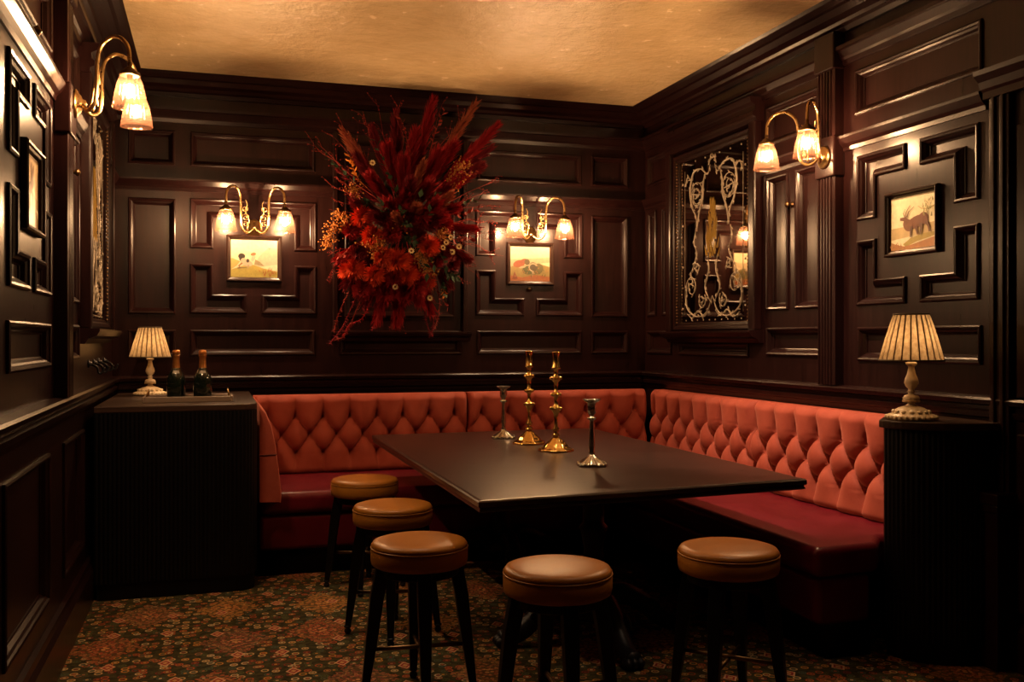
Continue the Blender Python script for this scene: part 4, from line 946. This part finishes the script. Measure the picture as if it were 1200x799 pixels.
for px, py, out, w, m_ in ((509, 114, .26, .085, 'crim'), (556, 114, .22, .075, 'rust'), (587, 142, .24, .085, 'crim'), (436, 146, .25, .07, 'burg'), (459, 128, .18, .08, 'burg'), (404, 150, .24, .075, 'rust'), (483, 150, .32, .09, 'crim'), (494, 188, .42, .06, 'rust'),
                          (530, 165, .30, .10, 'crim'), (452, 170, .36, .10, 'crim'), (420, 180, .30, .08, 'burg'), (560, 190, .30, .08, 'burg'), (575, 168, .18, .07, 'burg'), (470, 185, .40, .09, 'crim'), (513, 178, .38, .11, 'crim'), (540, 205, .36, .09, 'crim'), (438, 205, .40, .09, 'crim'), (398, 196, .2, .07, 'burg'),
                          (405, 330, .32, .08, 'burg'), (440, 370, .28, .09, 'crim'), (470, 372, .30, .09, 'crim'), (505, 360, .28, .09, 'crim'), (525, 330, .30, .08, 'burg'), (455, 345, .38, .09, 'crim'), (490, 350, .38, .09, 'crim'), (550, 300, .25, .07, 'burg'), (556, 265, .30, .07, 'crim'), (400, 300, .28, .08, 'crim'), (425, 352, .25, .08, 'burg'), (535, 240, .40, .08, 'crim'), (415, 235, .36, .08, 'burg'), (500, 215, .46, .10, 'crim'), (475, 225, .48, .09, 'crim')):
    b = fpt(472 + (px - 472) * 0.12, 262 + (py - 262) * 0.12, 0.10 + 0.25 * out); plume(b, fpt(px, py, out), w, m_)
for px, py, out, r, m_ in ((424, 254, .36, .085, 'scar'), (436, 276, .42, .085, 'scar'), (415, 314, .34, .085, 'scar'), (425, 338, .34, .085, 'crim'), (466, 306, .46, .10, 'scar'), (502, 288, .46, .085, 'scar'), (489, 334, .40, .09, 'crim'), (448, 300, .44, .08, 'scar'), (438, 322, .42, .08, 'scar'), (458, 272, .46, .08, 'crim'), (478, 322, .44, .08, 'scar'),
                          (406, 318, .28, .07, 'scar'), (510, 306, .40, .07, 'crim'), (474, 345, .36, .08, 'crim'), (500, 330, .36, .07, 'scar'), (495, 252, .46, .08, 'crim'), (412, 270, .30, .07, 'crim'), (520, 262, .38, .07, 'crim'), (450, 345, .34, .08, 'crim')):
    bloom(fpt(px, py, out), r, m_)
for px, py, out, r in ((391, 270, .26, .07), (385, 284, .22, .05), (402, 262, .30, .06), (467, 260, .48, .07), (438, 291, .46, .08), (444, 284, .46, .06), (541, 196, .38, .06), (536, 206, .36, .05), (498, 308, .44, .06), (505, 316, .40, .06), (400, 252, .26, .05), (415, 222, .34, .05), (530, 215, .34, .05), (518, 272, .42, .05), (492, 300, .46, .05)):
    cluster(fpt(px, py, out), r, 'gold')
for px, py, out in ((436.5, 191, .42), (523, 284, .44), (530, 295, .42), (538, 289, .42), (463, 336, .46), (504, 349, .40), (519, 290, .45), (528, 278, .40), (482, 294, .5)): daisy(fpt(px, py, out), 0.024)
for x0, y0_, x1, y1, m_, lf in ((470, 250, 440, 165, 'green', .06), (480, 240, 500, 225, 'green', .06), (500, 240, 512, 228, 'green', .06), (480, 280, 476, 272, 'green', .06), (430, 230, 383, 183, 'green', .05), (430, 220, 410, 184, 'orange', .05), (520, 310, 535, 325, 'green', .07), (515, 320, 520, 345, 'green', .06), (440, 240, 428, 238, 'green', .06),
                              (500, 250, 560, 235, 'green', .05), (450, 250, 405, 225, 'twig', .05), (450, 260, 405, 215, 'twig', .05), (520, 230, 560, 200, 'twig', .05), (510, 250, 560, 245, 'twig', .05), (505, 270, 556, 280, 'twig', .05), (440, 280, 395, 300, 'twig', .04), (500, 320, 525, 360, 'twig', .04), (480, 200, 470, 140, 'twig', .05), (500, 200, 520, 130, 'twig', .05), (520, 335, 522, 345, 'orange', .04)):
    spray(fpt(x0, y0_, .28), fpt(x1, y1, .36), m_, lf)
for pts in ([(425, 330), (412, 360), (400, 385), (387, 402)], [(430, 335), (418, 362), (405, 392), (392, 398)], [(440, 340), (425, 372), (410, 380), (402, 394)], [(420, 320), (405, 350), (396, 370), (392, 388)], [(500, 330), (505, 355), (508, 378), (504, 394)], [(490, 335), (496, 360), (502, 385), (506, 392)], [(510, 325), (515, 350), (513, 372), (508, 384)], [(470, 340), (465, 365), (460, 380), (458, 384)], [(445, 340), (443, 360), (440, 378), (436, 386)], [(410, 290), (396, 305), (388, 320), (386, 330)]):
    strand([fpt(x, y, .34 - 0.05 * i) for i, (x, y) in enumerate(pts)], rg.choice(('twig', 'crim', 'burg')))
for x1, y1 in ((362, 160), (372, 168), (386, 156), (380, 210), (388, 232), (384, 300), (398, 140), (470, 118), (440, 116), (520, 118), (590, 300), (584, 272), (578, 258), (575, 240), (572, 225), (560, 322), (545, 330), (566, 290), (582, 210), (398, 312), (470, 380), (545, 262), (562, 258), (570, 280), (555, 300), (548, 280), (395, 210), (385, 245), (425, 130), (540, 130)):
    b = fpt(474 + (x1 - 474) * 0.3, 262 + (y1 - 262) * 0.3, .25); twig(b, fpt(x1, y1, rg.uniform(.15, .34)))
